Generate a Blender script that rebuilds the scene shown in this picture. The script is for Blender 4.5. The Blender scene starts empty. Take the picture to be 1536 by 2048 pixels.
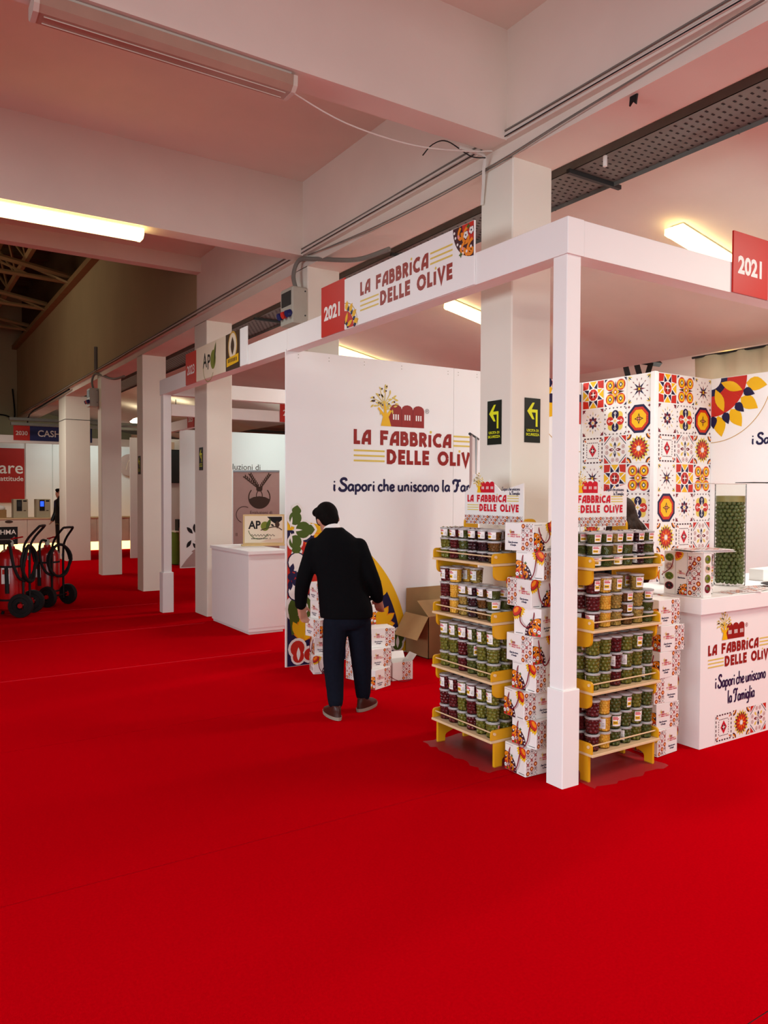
import bpy, math, random
from mathutils import Matrix, Vector
random.seed(7)
sc = bpy.context.scene
COL = sc.collection
PI = math.pi
R = math.radians

# ------------------------------------------------------------------ camera
def make_camera():
    yaw, pitch, roll = R(32.87), R(-1.46), R(.2133)
    f = Vector((math.sin(yaw)*math.cos(pitch), math.cos(yaw)*math.cos(pitch), math.sin(pitch)))
    r0 = Vector((math.cos(yaw), -math.sin(yaw), 0)); u0 = r0.cross(f)
    r = r0*math.cos(roll)+u0*math.sin(roll); u = -r0*math.sin(roll)+u0*math.cos(roll)
    m = Matrix.Identity(4)
    for i in range(3):
        m[i][0], m[i][1], m[i][2] = r[i], u[i], -f[i]
    m[0][3], m[1][3], m[2][3] = -3.155, -3.033, 1.66
    cd = bpy.data.cameras.new('camera'); cam = bpy.data.objects.new('camera', cd); COL.objects.link(cam)
    cd.sensor_fit = 'VERTICAL'; cd.sensor_height = 36; cd.lens = 1535.3/2048*36
    cd.clip_start = .05; cd.clip_end = 100
    cam.matrix_world = m
    sc.camera = cam
make_camera()

# ------------------------------------------------------------------ world, light, exposure
w = bpy.data.worlds.new('hall_ambient'); sc.world = w; w.use_nodes = True
bg = w.node_tree.nodes['Background']; bg.inputs[0].default_value = (.86, .88, 1, 1); bg.inputs[1].default_value = .028

def area(name, loc, size, power, col, aim=None, sy=None, spread=180):
    d = bpy.data.lights.new(name, 'AREA'); d.energy = power; d.color = col; d.spread = R(spread)
    d.shape = 'RECTANGLE'; d.size = size; d.size_y = sy or size
    o = bpy.data.objects.new(name, d); COL.objects.link(o); o.location = loc
    if aim: o.rotation_euler = (Vector(aim)-Vector(loc)).to_track_quat('-Z', 'Y').to_euler()
    return o
WARM = (1, .95, .84); COOL = (.93, .95, 1); WHITE = (1, .97, .92)
area('assumed_entrance_daylight', (-2.2, -8.9, 1.6), 9, 132, (.84, .96, 1), (-1.6, 0, 1.3), 2.6, 130)  # assumed daylight from behind the camera
area('assumed_side_daylight', (-8.9, -.5, 1.9), 8, 88, (.84, .94, 1), (0, .5, .4), 2.1, 75)  # assumed, unseen light from the left; narrow spread keeps it off the coffers
area('assumed_hall_light_aisle', (-3.4, -4.4, 3.85), 2.4, 80, COOL, (-2.6, -1.5, 0))  # unseen overhead light, assumed; strengthened for red bounce off the carpet
area('assumed_row_lamp_right', (3.1, -1.95, 3.78), 1.35, 86, WARM, (2.6, -1.95, 0), .2)  # unseen lamp, assumed to continue the row on the sloping ceiling
area('assumed_row_lamp_rear', (3.1, -5.0, 3.78), 1.35, 85, WARM, (2.2, -4.6, 0), .2)  # second unseen lamp assumed farther along the same row
area('back_aisle_fill', (9.5, 3.5, 2.0), 1.6, 60, WARM, (5.8, 4.6, 3.3))  # unseen fill, added to brighten the area above and behind the closet
area('far_booth_light', (4.4, 11.6, 2.85), 1.6, 24, (.78, 1, .95), (4.4, 13.3, 1.6))
area('far_desk_light', (2.0, 20.6, 3.3), 2.6, 18, (.84, 1, .94), (2.0, 22, 1.4), .6)
area('far_aisle_light', (-1.6, 15.5, 3.9), 1.6, 75, WARM, (-1.2, 15.5, 0))
area('high_hall_light', (-4.5, 14, 6.0), 2.0, 38, (1, .86, .6), (.3, 15, 5.2))

sc.view_settings.view_transform = 'Standard'
sc.view_settings.look = 'None'
sc.view_settings.gamma = 1
sc.view_settings.exposure = 0.27
try: sc.view_settings.use_curve_mapping = False
except Exception: pass

# ------------------------------------------------------------------ materials
def lin(c):
    out = []
    for x in c:
        x /= 255.
        out.append(x/12.92 if x <= .04045 else ((x+.055)/1.055)**2.4)
    return tuple(out)+(1,)
MATS = {}
def mat(name, rgb, rough=.6, metal=0, var=.05, scale=6, bump=0, bscale=80, emit=0, spec=.3, alpha=None, detail=3):
    if name in MATS: return MATS[name]
    m = bpy.data.materials.new(name); m.use_nodes = True
    nt = m.node_tree; ns = nt.nodes; L = nt.links
    p = ns['Principled BSDF']; c = lin(rgb)
    p.inputs['Roughness'].default_value = rough; p.inputs['Metallic'].default_value = metal
    p.inputs['Specular IOR Level'].default_value = spec
    tc = ns.new('ShaderNodeTexCoord'); nz = ns.new('ShaderNodeTexNoise')
    nz.inputs['Scale'].default_value = scale; nz.inputs['Detail'].default_value = detail
    L.new(tc.outputs['Object'], nz.inputs['Vector'])
    mx = ns.new('ShaderNodeMix'); mx.data_type = 'RGBA'
    mx.inputs[6].default_value = tuple(max(0, x*(1-var*2)) for x in c[:3])+(1,)
    mx.inputs[7].default_value = tuple(min(1, x*(1+var*2)) for x in c[:3])+(1,)
    L.new(nz.outputs['Fac'], mx.inputs[0]); L.new(mx.outputs[2], p.inputs['Base Color'])
    if emit:
        L.new(mx.outputs[2], p.inputs['Emission Color']); p.inputs['Emission Strength'].default_value = emit
    if bump:
        n2 = ns.new('ShaderNodeTexNoise'); n2.inputs['Scale'].default_value = bscale; n2.inputs['Detail'].default_value = 2
        L.new(tc.outputs['Object'], n2.inputs['Vector'])
        b = ns.new('ShaderNodeBump'); b.inputs['Strength'].default_value = bump; b.inputs['Distance'].default_value = .01
        L.new(n2.outputs['Fac'], b.inputs['Height']); L.new(b.outputs[0], p.inputs['Normal'])
    MATS[name] = m
    return m
def clear_mat(name, tint, gloss, rough=.08, milk=0):
    m = bpy.data.materials.new(name); m.use_nodes = True
    nt = m.node_tree; ns = nt.nodes; L = nt.links
    ns.remove(ns['Principled BSDF']); out = ns['Material Output']
    t = ns.new('ShaderNodeBsdfTransparent'); t.inputs[0].default_value = tint
    g = ns.new('ShaderNodeBsdfGlossy'); g.inputs['Roughness'].default_value = rough
    nz = ns.new('ShaderNodeTexNoise'); nz.inputs['Scale'].default_value = 30
    bp = ns.new('ShaderNodeBump'); bp.inputs['Strength'].default_value = .15; bp.inputs['Distance'].default_value = .004
    L.new(nz.outputs['Fac'], bp.inputs['Height']); L.new(bp.outputs[0], g.inputs['Normal'])
    mx = ns.new('ShaderNodeMixShader'); lw = ns.new('ShaderNodeLayerWeight'); lw.inputs[0].default_value = gloss
    L.new(lw.outputs['Fresnel'], mx.inputs[0]); L.new(t.outputs[0], mx.inputs[1]); L.new(g.outputs[0], mx.inputs[2])
    last = mx
    if milk:
        d = ns.new('ShaderNodeBsdfDiffuse'); d.inputs[0].default_value = (.92, .92, .9, 1)
        m2 = ns.new('ShaderNodeMixShader'); m2.inputs[0].default_value = milk
        L.new(mx.outputs[0], m2.inputs[1]); L.new(d.outputs[0], m2.inputs[2]); last = m2
    L.new(last.outputs[0], out.inputs[0])
    MATS[name] = m
    return m
mat('white_paint', (244, 242, 238), .5, var=.015, scale=2)
mat('panel_white', (246, 246, 243), .45, var=.01, scale=2)
mat('concrete_white', (228, 216, 203), .85, var=.05, scale=1.6, bump=.08, bscale=25)
mat('pillar_paint', (232, 226, 212), .75, var=.025, scale=1.5, bump=.05, bscale=18)
mat('hall_plaster', (176, 158, 124), .9, var=.06, scale=.9, bump=.05, bscale=15)
mat('roof_brown', (92, 70, 46), .9, var=.15, scale=1.5)
mat('steel_brown', (150, 120, 84), .6, var=.1)
mat('carpet_red', (186, 0, 13), .95, var=.08, scale=90, bump=.25, bscale=420, spec=0)
mat('carpet_seam', (204, 22, 34), .95, var=.05, spec=.05)
mat('grey_tray', (120, 118, 112), .55, metal=.4, var=.1)
mat('dark_hole', (38, 34, 32), .8)
mat('black', (14, 14, 15), .5, var=.1)
mat('rubber', (22, 21, 21), .7, var=.1)
mat('dark_metal', (58, 60, 60), .5, metal=.4)
mat('grey_plastic', (176, 172, 158), .5)
mat('grey_cable', (120, 116, 108), .5)
mat('white_cable', (214, 208, 198), .5)
mat('lamp_on', (255, 226, 150), .4, var=.02, emit=4.5)
mat('lamp_bright', (255, 232, 170), .4, var=.02, emit=4)
mat('lamp_off', (170, 140, 122), .25, var=.08, spec=.5)
mat('lamp_body', (206, 196, 182), .5)
mat('glow_strip', (255, 206, 120), .4, emit=3)
mat('pendant_on', (255, 240, 205), .4, emit=6)
mat('yellow_board', (222, 162, 20), .42, var=.04, scale=3, spec=.4)
mat('birch', (226, 194, 150), .5, var=.08, scale=(9))
mat('wood_pale', (214, 184, 130), .5, var=.08)
mat('cardboard', (166, 130, 86), .85, var=.05, scale=12)
mat('cardboard_in', (192, 158, 108), .85, var=.05, scale=12)
mat('bag_paper', (240, 236, 230), .38, var=.012, spec=.4)
mat('cord_red', (128, 14, 34), .7)
mat('ext_red', (176, 10, 14), .25, var=.04, spec=.6)
mat('jacket_black', (7, 7, 9), .9, var=.2, scale=60, bump=.1, bscale=300, spec=.1)
mat('trouser_navy', (16, 19, 30), .9, var=.15, scale=40, bump=.1, bscale=200, spec=.1)
mat('skin', (186, 128, 104), .55, var=.05, scale=20)
mat('hair_black', (15, 11, 9), .75, var=.3, scale=60, bump=.4, bscale=160, spec=.06)
mat('hair_brown', (46, 30, 20), .65, var=.45, scale=40, bump=.6, bscale=120, spec=.12)
mat('olive_vase', (88, 96, 50), .35, var=.2, scale=40, spec=.4)
mat('banner_back', (214, 204, 200), .5)
mat('shoe_brown', (62, 28, 20), .4, var=.1, spec=.25)
mat('sole_grey', (150, 138, 122), .7)
mat('fabric_cream', (246, 230, 194), .9, var=.06, scale=4)
mat('green_cloth', (96, 118, 36), .9, var=.1)
mat('olive_green', (116, 112, 42), .3, var=.22, scale=45, spec=.5)
mat('olive_deep', (88, 92, 42), .3, var=.25, scale=40, spec=.5)
mat('olive_red', (98, 28, 30), .3, var=.2, scale=45, spec=.5)
mat('olive_black', (58, 28, 34), .3, var=.25, scale=45, spec=.5)
mat('lupin_yellow', (232, 176, 66), .4, var=.12, scale=45)
mat('mix_beige', (172, 140, 70), .4, var=.4, scale=55)
mat('mix_brown', (112, 72, 34), .4, var=.35, scale=55)
mat('brine', (150, 140, 84), .4, var=.05)
mat('steel_grey', (150, 152, 152), .35, metal=.6)
mat('screen_blue', (40, 80, 255), .3, emit=1.5)
mat('screen_white', (210, 240, 240), .3, emit=1.0)
mat('machine_beige', (190, 178, 150), .5)
mat('desk_white', (232, 214, 196), .5)
mat('banner_mauve', (192, 164, 154), .6)
mat('banner_red', (176, 34, 26), .5)
clear_mat('clear_plastic', (.97, .97, .95, 1), .12, .12)
clear_mat('clear_lid', (.96, .96, .95, 1), .5, .1, milk=.45)
clear_mat('clear_glass', (.96, .97, .94, 1), .06, .02)
clear_mat('clear_film', (.96, .9, .88, 1), .1, .3, milk=.025)
# printed colours
PC = dict(red=(198, 42, 30), dred=(150, 34, 28), wine=(120, 30, 44), navy=(26, 22, 66), yel=(238, 186, 20), lyel=(226, 200, 92), org=(240, 140, 24), white=(242, 239, 233),
          green=(74, 96, 30), black=(16, 15, 18), pink=(232, 150, 140), signred=(196, 34, 20), crim=(204, 26, 44), exitg=(18, 26, 16), exity=(226, 232, 30), grey=(120, 116, 112),
          gold=(196, 152, 50), olive=(120, 130, 40), beige=(222, 196, 170), brown=(70, 48, 34), blue=(30, 34, 92), choc=(64, 20, 34), mauve=(178, 150, 144), cream=(236, 222, 196), lblue=(120, 170, 200))
for k, v in PC.items(): mat('print_'+k, v, .45, var=.01, scale=3)

# ------------------------------------------------------------------ mesh helpers
class MB:
    def __init__(s): s.v = []; s.f = []; s.m = []; s.mi = 0
    def add(s, vs, fs, mi=None, M=None):
        n = len(s.v)
        s.v += [tuple(M @ Vector(p)) if M else tuple(p) for p in vs]
        s.f += [tuple(i+n for i in f) for f in fs]
        s.m += [s.mi if mi is None else mi]*len(fs)
        return s
    def box(s, x0, x1, y0, y1, z0, z1, mi=None, M=None):
        vs = [(x, y, z) for z in (z0, z1) for y in (y0, y1) for x in (x0, x1)]
        return s.add(vs, [(0, 2, 3, 1), (4, 5, 7, 6), (0, 1, 5, 4), (2, 6, 7, 3), (0, 4, 6, 2), (1, 3, 7, 5)], mi, M)
    def cbox(s, x0, x1, y0, y1, z0, z1, b=.004, mi=None, M=None):   # box with chamfered vertical edges and top
        pts = [(x0+b, y0), (x1-b, y0), (x1, y0+b), (x1, y1-b), (x1-b, y1), (x0+b, y1), (x0, y1-b), (x0, y0+b)]
        cx, cy = (x0+x1)/2, (y0+y1)/2
        vs = []
        for z, k in ((z0, 1), (z1-b, 1), (z1, 0)):
            for (x, y) in pts:
                if k == 0: x -= math.copysign(b, x-cx)*.7; y -= math.copysign(b, y-cy)*.7
                vs.append((x, y, z))
        fs = [tuple(range(7, -1, -1)), tuple(range(16, 24))]
        for r in (0, 8):
            for i in range(8): fs.append((r+i, r+(i+1) % 8, r+8+(i+1) % 8, r+8+i))
        return s.add(vs, fs, mi, M)
    def prism(s, poly, a, b, axis='y', mi=None, M=None):      # 2D outline extruded along an axis
        def P(u, v, t): return (u, t, v) if axis == 'y' else ((t, u, v) if axis == 'x' else (u, v, t))
        n = len(poly)
        vs = [P(u, v, a) for u, v in poly]+[P(u, v, b) for u, v in poly]
        fs = [tuple(range(n)), tuple(range(2*n-1, n-1, -1))]+[(i, i+n, (i+1) % n+n, (i+1) % n) for i in range(n)]
        return s.add(vs, fs, mi, M)
    def tube(s, pts, r, n=8, mi=None, caps=True, M=None):
        pts = [Vector(p) for p in pts]; k = len(pts)
        rr = r if isinstance(r, (list, tuple)) else [r]*k
        vs = []; up = None
        for i, p in enumerate(pts):
            t = (pts[min(i+1, k-1)]-pts[max(i-1, 0)]).normalized()
            if up is None:
                up = Vector((0, 0, 1)) if abs(t.z) < .9 else Vector((1, 0, 0))
            a = t.cross(up)
            if a.length < 1e-5: a = t.cross(Vector((.3, .8, .5)))
            a.normalize(); b = a.cross(t).normalized(); up = b
            for j in range(n):
                an = 2*PI*j/n; vs.append(p+(a*math.cos(an)+b*math.sin(an))*rr[i])
        fs = [(i*n+j, i*n+(j+1) % n, (i+1)*n+(j+1) % n, (i+1)*n+j) for i in range(k-1) for j in range(n)]
        if caps: fs += [tuple(range(n-1, -1, -1)), tuple(range((k-1)*n, k*n))]
        return s.add(vs, fs, mi, M)
    def lathe(s, prof, n=24, c=(0, 0, 0), mi=None, M=None, close=False):
        vs = []; k = len(prof)
        for (r, z) in prof:
            for j in range(n):
                a = 2*PI*j/n; vs.append((c[0]+r*math.cos(a), c[1]+r*math.sin(a), c[2]+z))
        fs = [(i*n+j, i*n+(j+1) % n, (i+1)*n+(j+1) % n, (i+1)*n+j) for i in range(k-1) for j in range(n)]
        if close: fs += [tuple(range(n-1, -1, -1)), tuple(range((k-1)*n, k*n))]
        return s.add(vs, fs, mi, M)
    def ell(s, c, rad, nu=10, nv=7, mi=None, M=None):
        vs = []
        for i in range(nv+1):
            th = PI*i/nv
            for j in range(nu):
                ph = 2*PI*j/nu
                vs.append((c[0]+rad[0]*math.sin(th)*math.cos(ph), c[1]+rad[1]*math.sin(th)*math.sin(ph), c[2]-rad[2]*math.cos(th)))
        fs = [(i*nu+j, i*nu+(j+1) % nu, (i+1)*nu+(j+1) % nu, (i+1)*nu+j) for i in range(nv) for j in range(nu)]
        return s.add(vs, fs, mi, M)
    def loft(s, rings, n=16, mi=None, M=None, p=2.0):          # rings: (cx, cy, cz, rx, ry) horizontal superellipses
        vs = []
        for (cx, cy, cz, rx, ry) in rings:
            for j in range(n):
                a = 2*PI*j/n; c, d = math.cos(a), math.sin(a)
                vs.append((cx+rx*math.copysign(abs(c)**(2/p), c), cy+ry*math.copysign(abs(d)**(2/p), d), cz))
        k = len(rings)
        fs = [(i*n+j, i*n+(j+1) % n, (i+1)*n+(j+1) % n, (i+1)*n+j) for i in range(k-1) for j in range(n)]
        fs += [tuple(range(n-1, -1, -1)), tuple(range((k-1)*n, k*n))]
        return s.add(vs, fs, mi, M)
    def mesh(s, name, mats, smooth=False, angle=40):
        me = bpy.data.meshes.new(name); me.from_pydata(s.v, [], s.f)
        for m in (mats if isinstance(mats, (list, tuple)) else [mats]): me.materials.append(MATS[m] if isinstance(m, str) else m)
        if any(s.m): me.polygons.foreach_set('material_index', s.m)
        if smooth:
            me.polygons.foreach_set('use_smooth', [True]*len(me.polygons))
            try: me.set_sharp_from_angle(angle=R(angle))
            except Exception: pass
        me.update(); return me
    def build(s, name, mats, parent=None, smooth=False, M=None, angle=40):
        return obj(name, s.mesh(name, mats, smooth, angle), parent, M)
def obj(name, me, parent=None, M=None):
    o = bpy.data.objects.new(name, me); COL.objects.link(o)
    if parent: o.parent = parent
    if M is not None: o.matrix_local = M
    return o
def tag(o, label=None, cat=None, group=None, kind=None):
    if label: o['label'] = label
    if cat: o['category'] = cat
    if group: o['group'] = group
    if kind: o['kind'] = kind
    return o
def T(name, label, cat, loc=(0, 0, 0), rz=0, group=None):
    o = bpy.data.objects.new(name, None); COL.objects.link(o); o.empty_display_size = .05
    o.location = loc; o.rotation_euler = (0, 0, rz)
    return tag(o, label, cat, group)
def S(o, label=None):
    return tag(o, label, kind='structure')
def TR(x, y, z): return Matrix.Translation((x, y, z))
def RZ(a): return Matrix.Rotation(R(a), 4, 'Z')
def RX(a): return Matrix.Rotation(R(a), 4, 'X')
def RY(a): return Matrix.Rotation(R(a), 4, 'Y')
def copy_tree(o, parent=None):
    c = o.copy(); COL.objects.link(c); c.parent = parent
    for ch in o.children: copy_tree(ch, c)
    return c
def smoothpath(pts, k=6):
    pts = [Vector(p) for p in pts]; out = []
    n = len(pts)
    for i in range(n-1):
        p0, p1, p2, p3 = pts[max(i-1, 0)], pts[i], pts[i+1], pts[min(i+2, n-1)]
        for j in range(k):
            t = j/k
            out.append(.5*((2*p1)+(p2-p0)*t+(2*p0-5*p1+4*p2-p3)*t*t+(3*p1-p0-3*p2+p3)*t**3))
    out.append(pts[-1]); return out

# ------------------------------------------------------------------ flat print (art) helpers: drawn in local XZ, facing -Y
class Art:
    def __init__(s, eps=.0006): s.b = MB(); s.cols = []; s.eps = eps; s.ox = s.oz = 0; s.sx = s.sz = 1
    def at(s, ox, oz, sx=1, sz=None): s.ox, s.oz, s.sx, s.sz = ox, oz, sx, (sx if sz is None else sz); return s
    def ci(s, c):
        if c not in s.cols: s.cols.append(c)
        return s.cols.index(c)
    def poly(s, c, pts, l=1):
        s.k = (getattr(s, 'k', 0)+1) % 9; y = -(l+s.k*.09)*s.eps
        s.b.add([(s.ox+x*s.sx, y, s.oz+z*s.sz) for x, z in pts], [tuple(range(len(pts)))], s.ci(c)); return s
    def rect(s, c, x0, x1, z0, z1, l=1): return s.poly(c, [(x0, z0), (x1, z0), (x1, z1), (x0, z1)], l)
    def disc(s, c, x, z, r, l=1, n=20, rz=None, a0=0):
        rz = rz or r
        return s.poly(c, [(x+r*math.cos(a0+2*PI*i/n), z+rz*math.sin(a0+2*PI*i/n)) for i in range(n)], l)
    def sector(s, c, x, z, r0, r1, a0, a1, l=1, n=16):
        pts = [(x+r1*math.cos(R(a0+(a1-a0)*i/n)), z+r1*math.sin(R(a0+(a1-a0)*i/n))) for i in range(n+1)]
        if r0 <= 0: return s.poly(c, [(x, z)]+pts, l)
        for i in range(n):
            A, B = R(a0+(a1-a0)*i/n), R(a0+(a1-a0)*(i+1)/n)
            s.poly(c, [(x+r0*math.cos(A), z+r0*math.sin(A)), (x+r1*math.cos(A), z+r1*math.sin(A)), (x+r1*math.cos(B), z+r1*math.sin(B)), (x+r0*math.cos(B), z+r0*math.sin(B))], l)
        return s
    def ring(s, c, x, z, r0, r1, l=1, n=24): return s.sector(c, x, z, r0, r1, 0, 360, l, n)
    def star(s, c, x, z, ro, ri, k, l=1, a0=90):
        return s.poly(c, [(x+(ro if i % 2 == 0 else ri)*math.cos(R(a0+180*i/k)), z+(ro if i % 2 == 0 else ri)*math.sin(R(a0+180*i/k))) for i in range(2*k)], l)
    def petal(s, c, x, z, ang, r0, r1, w, l=1, n=6, bias=.5):
        ca, sa = math.cos(R(ang)), math.sin(R(ang)); P = []
        for i in range(n+1):
            t = i/n; P.append((r0+(r1-r0)*t, w*.5*math.sin(PI*t**(math.log(.5)/math.log(bias)))))
        pts = P+[(a, -b) for a, b in P[-2:0:-1]]
        return s.poly(c, [(x+a*ca-b*sa, z+a*sa+b*ca) for a, b in pts], l)
    def dia(s, c, x, z, rx, rz=None, l=1):
        rz = rz or rx; return s.poly(c, [(x+rx, z), (x, z+rz), (x-rx, z), (x, z-rz)], l)
    def stroke(s, c, pts, wd, l=1, smooth=0):
        if smooth: pts = [(p.x, p.y) for p in smoothpath([(a, b, 0) for a, b in pts], smooth)]
        n = len(pts); L = []; Rr = []
        for i in range(n):
            p = Vector(pts[i])
            d0 = (p-Vector(pts[i-1])).normalized() if i > 0 else None
            d1 = (Vector(pts[i+1])-p).normalized() if i < n-1 else None
            if d0 is None: d0 = d1
            if d1 is None: d1 = d0
            n0 = Vector((-d0.y, d0.x)); n1 = Vector((-d1.y, d1.x)); m = n0+n1
            if m.length < 1e-4: m = n0
            m.normalize(); k = wd/2/max(.45, m.dot(n0))
            L.append(p+m*k); Rr.append(p-m*k)
        for i in range(n-1): s.poly(c, [tuple(L[i]), tuple(Rr[i]), tuple(Rr[i+1]), tuple(L[i+1])], l)
        return s
    def text(s, c, txt, x, z, size, l=1, align='LEFT', bold=.0, xs=1):
        cu = bpy.data.curves.new('t', 'FONT'); cu.body = txt; cu.size = size; cu.align_x = align; cu.offset = bold; cu.resolution_u = 3
        o = bpy.data.objects.new('t', cu); COL.objects.link(o)
        bpy.context.view_layer.update()
        me = bpy.data.meshes.new_from_object(o.evaluated_get(bpy.context.evaluated_depsgraph_get()))
        vs = [v.co.copy() for v in me.vertices]
        for p in me.polygons: s.poly(c, [(x+vs[i].x*xs, z+vs[i].y) for i in p.vertices], l)
        bpy.data.objects.remove(o); bpy.data.curves.remove(cu); bpy.data.meshes.remove(me)
        return s
    def mesh(s, name): return s.b.mesh(name, ['print_'+c for c in s.cols])
    def build(s, name, parent, M): return obj(name, s.mesh(name), parent, M)

# lettering: heavy deco capitals and a narrow script, drawn as strokes
DECO = {
 'L': (.5, [[(.12, 1), (.12, .12), (.5, .12)]]),
 'A': (.76, [[(.13, 0), (.17, .35), (.28, .68), (.46, .86), (.64, .88)], [(.64, 1), (.64, 0)], [(.16, .31), (.64, .31)]]),
 'F': (.62, [[(.12, 0), (.12, .88), (.62, .88)], [(.12, .5), (.55, .5)]]),
 'B': (.66, [[(.12, 0), (.12, 1)], [(.12, .88), (.36, .88), (.47, .8), (.47, .62), (.36, .54), (.12, .54)], [(.36, .54), (.5, .48), (.54, .34), (.52, .2), (.4, .12), (.12, .12)]]),
 'R': (.66, [[(.12, 0), (.12, 1)], [(.12, .88), (.36, .88), (.48, .8), (.5, .66), (.44, .52), (.12, .46)], [(.3, .46), (.56, 0)]]),
 'I': (.26, [[(.13, 0), (.13, .86)]]),
 'C': (.74, [[(.72, .8), (.58, .88), (.38, .87), (.2, .72), (.13, .5), (.2, .26), (.38, .13), (.58, .12), (.72, .2)]]),
 'D': (.74, [[(.12, 0), (.12, 1)], [(.12, .88), (.32, .88), (.5, .78), (.6, .5), (.5, .22), (.32, .12), (.12, .12)]]),
 'E': (.52, [[(.52, .88), (.12, .88), (.12, .12), (.52, .12)], [(.12, .5), (.48, .5)]]),
 'O': (.9, [[(.78*0+.45+.34*math.cos(2*PI*i/14), .5+.39*math.sin(2*PI*i/14)) for i in range(15)]]),
 'V': (.74, [[(.1, 1), (.37, .06), (.64, 1)]]),
}
def deco(a, col, word, x0, x1, z, h, l=1, dot='lyel'):
    w = sum(DECO[c][0] for c in word)+.1*(len(word)-1); k = (x1-x0)/w; x = x0
    for c in word:
        adv, st = DECO[c]
        for p in st: a.stroke(col, [(x+q[0]*k, z+q[1]*h) for q in p], .25*(h+k)/2, l)
        if c == 'I': a.disc(dot, x+.2*k, z+1.06*h, .1*h, l, 10)
        x += (adv+.1)*k
SCRIPT = {
 'i': (.2, [[(.1, .5), (.09, .1), (.16, .02)]]),
 'S': (.6, [[(.52, .8), (.45, .96), (.26, .97), (.14, .8), (.24, .6), (.44, .44), (.5, .22), (.38, .03), (.16, .02), (.04, .14), (.1, .26)]]),
 'a': (.48, [[(.36, .42), (.24, .5), (.1, .42), (.05, .2), (.12, .03), (.25, .06), (.36, .26)], [(.37, .5), (.36, .1), (.44, .02)]]),
 'p': (.46, [[(.07, .52), (.07, -.32)], [(.07, .36), (.18, .49), (.32, .45), (.38, .25), (.3, .05), (.16, .02), (.07, .1)]]),
 'o': (.44, [[(.2, .5), (.08, .4), (.05, .22), (.12, .04), (.22, .01), (.33, .1), (.36, .3), (.3, .45), (.2, .5)]]),
 'r': (.33, [[(.07, .52), (.07, 0)], [(.07, .32), (.16, .47), (.29, .46)]]),
 'c': (.38, [[(.32, .42), (.2, .5), (.08, .4), (.05, .2), (.13, .03), (.24, .01), (.35, .1)]]),
 'h': (.46, [[(.07, 1), (.07, 0)], [(.07, .34), (.2, .49), (.33, .42), (.34, .1), (.4, .02)]]),
 'e': (.4, [[(.06, .24), (.3, .3), (.3, .44), (.19, .5), (.08, .4), (.05, .2), (.14, .02), (.26, .02), (.36, .12)]]),
 'u': (.47, [[(.07, .5), (.07, .14), (.15, .02), (.26, .06), (.35, .2)], [(.35, .5), (.35, .1), (.42, .02)]]),
 'n': (.46, [[(.07, .5), (.07, 0)], [(.07, .34), (.2, .49), (.32, .42), (.33, .1), (.4, .02)]]),
 'm': (.66, [[(.07, .5), (.07, 0)], [(.07, .34), (.18, .49), (.28, .42), (.3, 0)], [(.3, .34), (.42, .49), (.52, .42), (.53, .1), (.6, .02)]]),
 's': (.36, [[(.28, .42), (.19, .5), (.09, .42), (.14, .29), (.26, .2), (.27, .07), (.17, .0), (.05, .07)]]),
 'l': (.22, [[(.1, 1), (.09, .12), (.17, .02)]]),
 'g': (.46, [[(.36, .42), (.24, .5), (.1, .42), (.05, .2), (.12, .03), (.25, .06), (.36, .26)], [(.37, .5), (.36, -.15), (.26, -.32), (.1, -.3)]]),
 'F': (.62, [[(.1, .66), (.03, .74), (.05, .9), (.2, .98), (.42, .93), (.64, .97)], [(.42, .93), (.36, .5), (.3, .14), (.18, .01), (.08, .05)], [(.24, .5), (.5, .54)]]),
 ' ': (.2, []),
}
def script(a, col, txt, x0, x1, z, h, l=1, wt=.145, sm=4):
    w = sum(SCRIPT[c][0] for c in txt); k = (x1-x0)/w; x = x0
    for c in txt:
        adv, st = SCRIPT[c]
        for p in st: a.stroke(col, [(x+q[0]*k, z+q[1]*h) for q in p], wt*(.3*h+.7*k)*(1.25 if c.isupper() else 1), l, sm if len(p) > 2 else 0)
        if c == 'i': a.disc(col, x+.1*k, z+.72*h, .075*h, l, 10)
        x += adv*k
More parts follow.
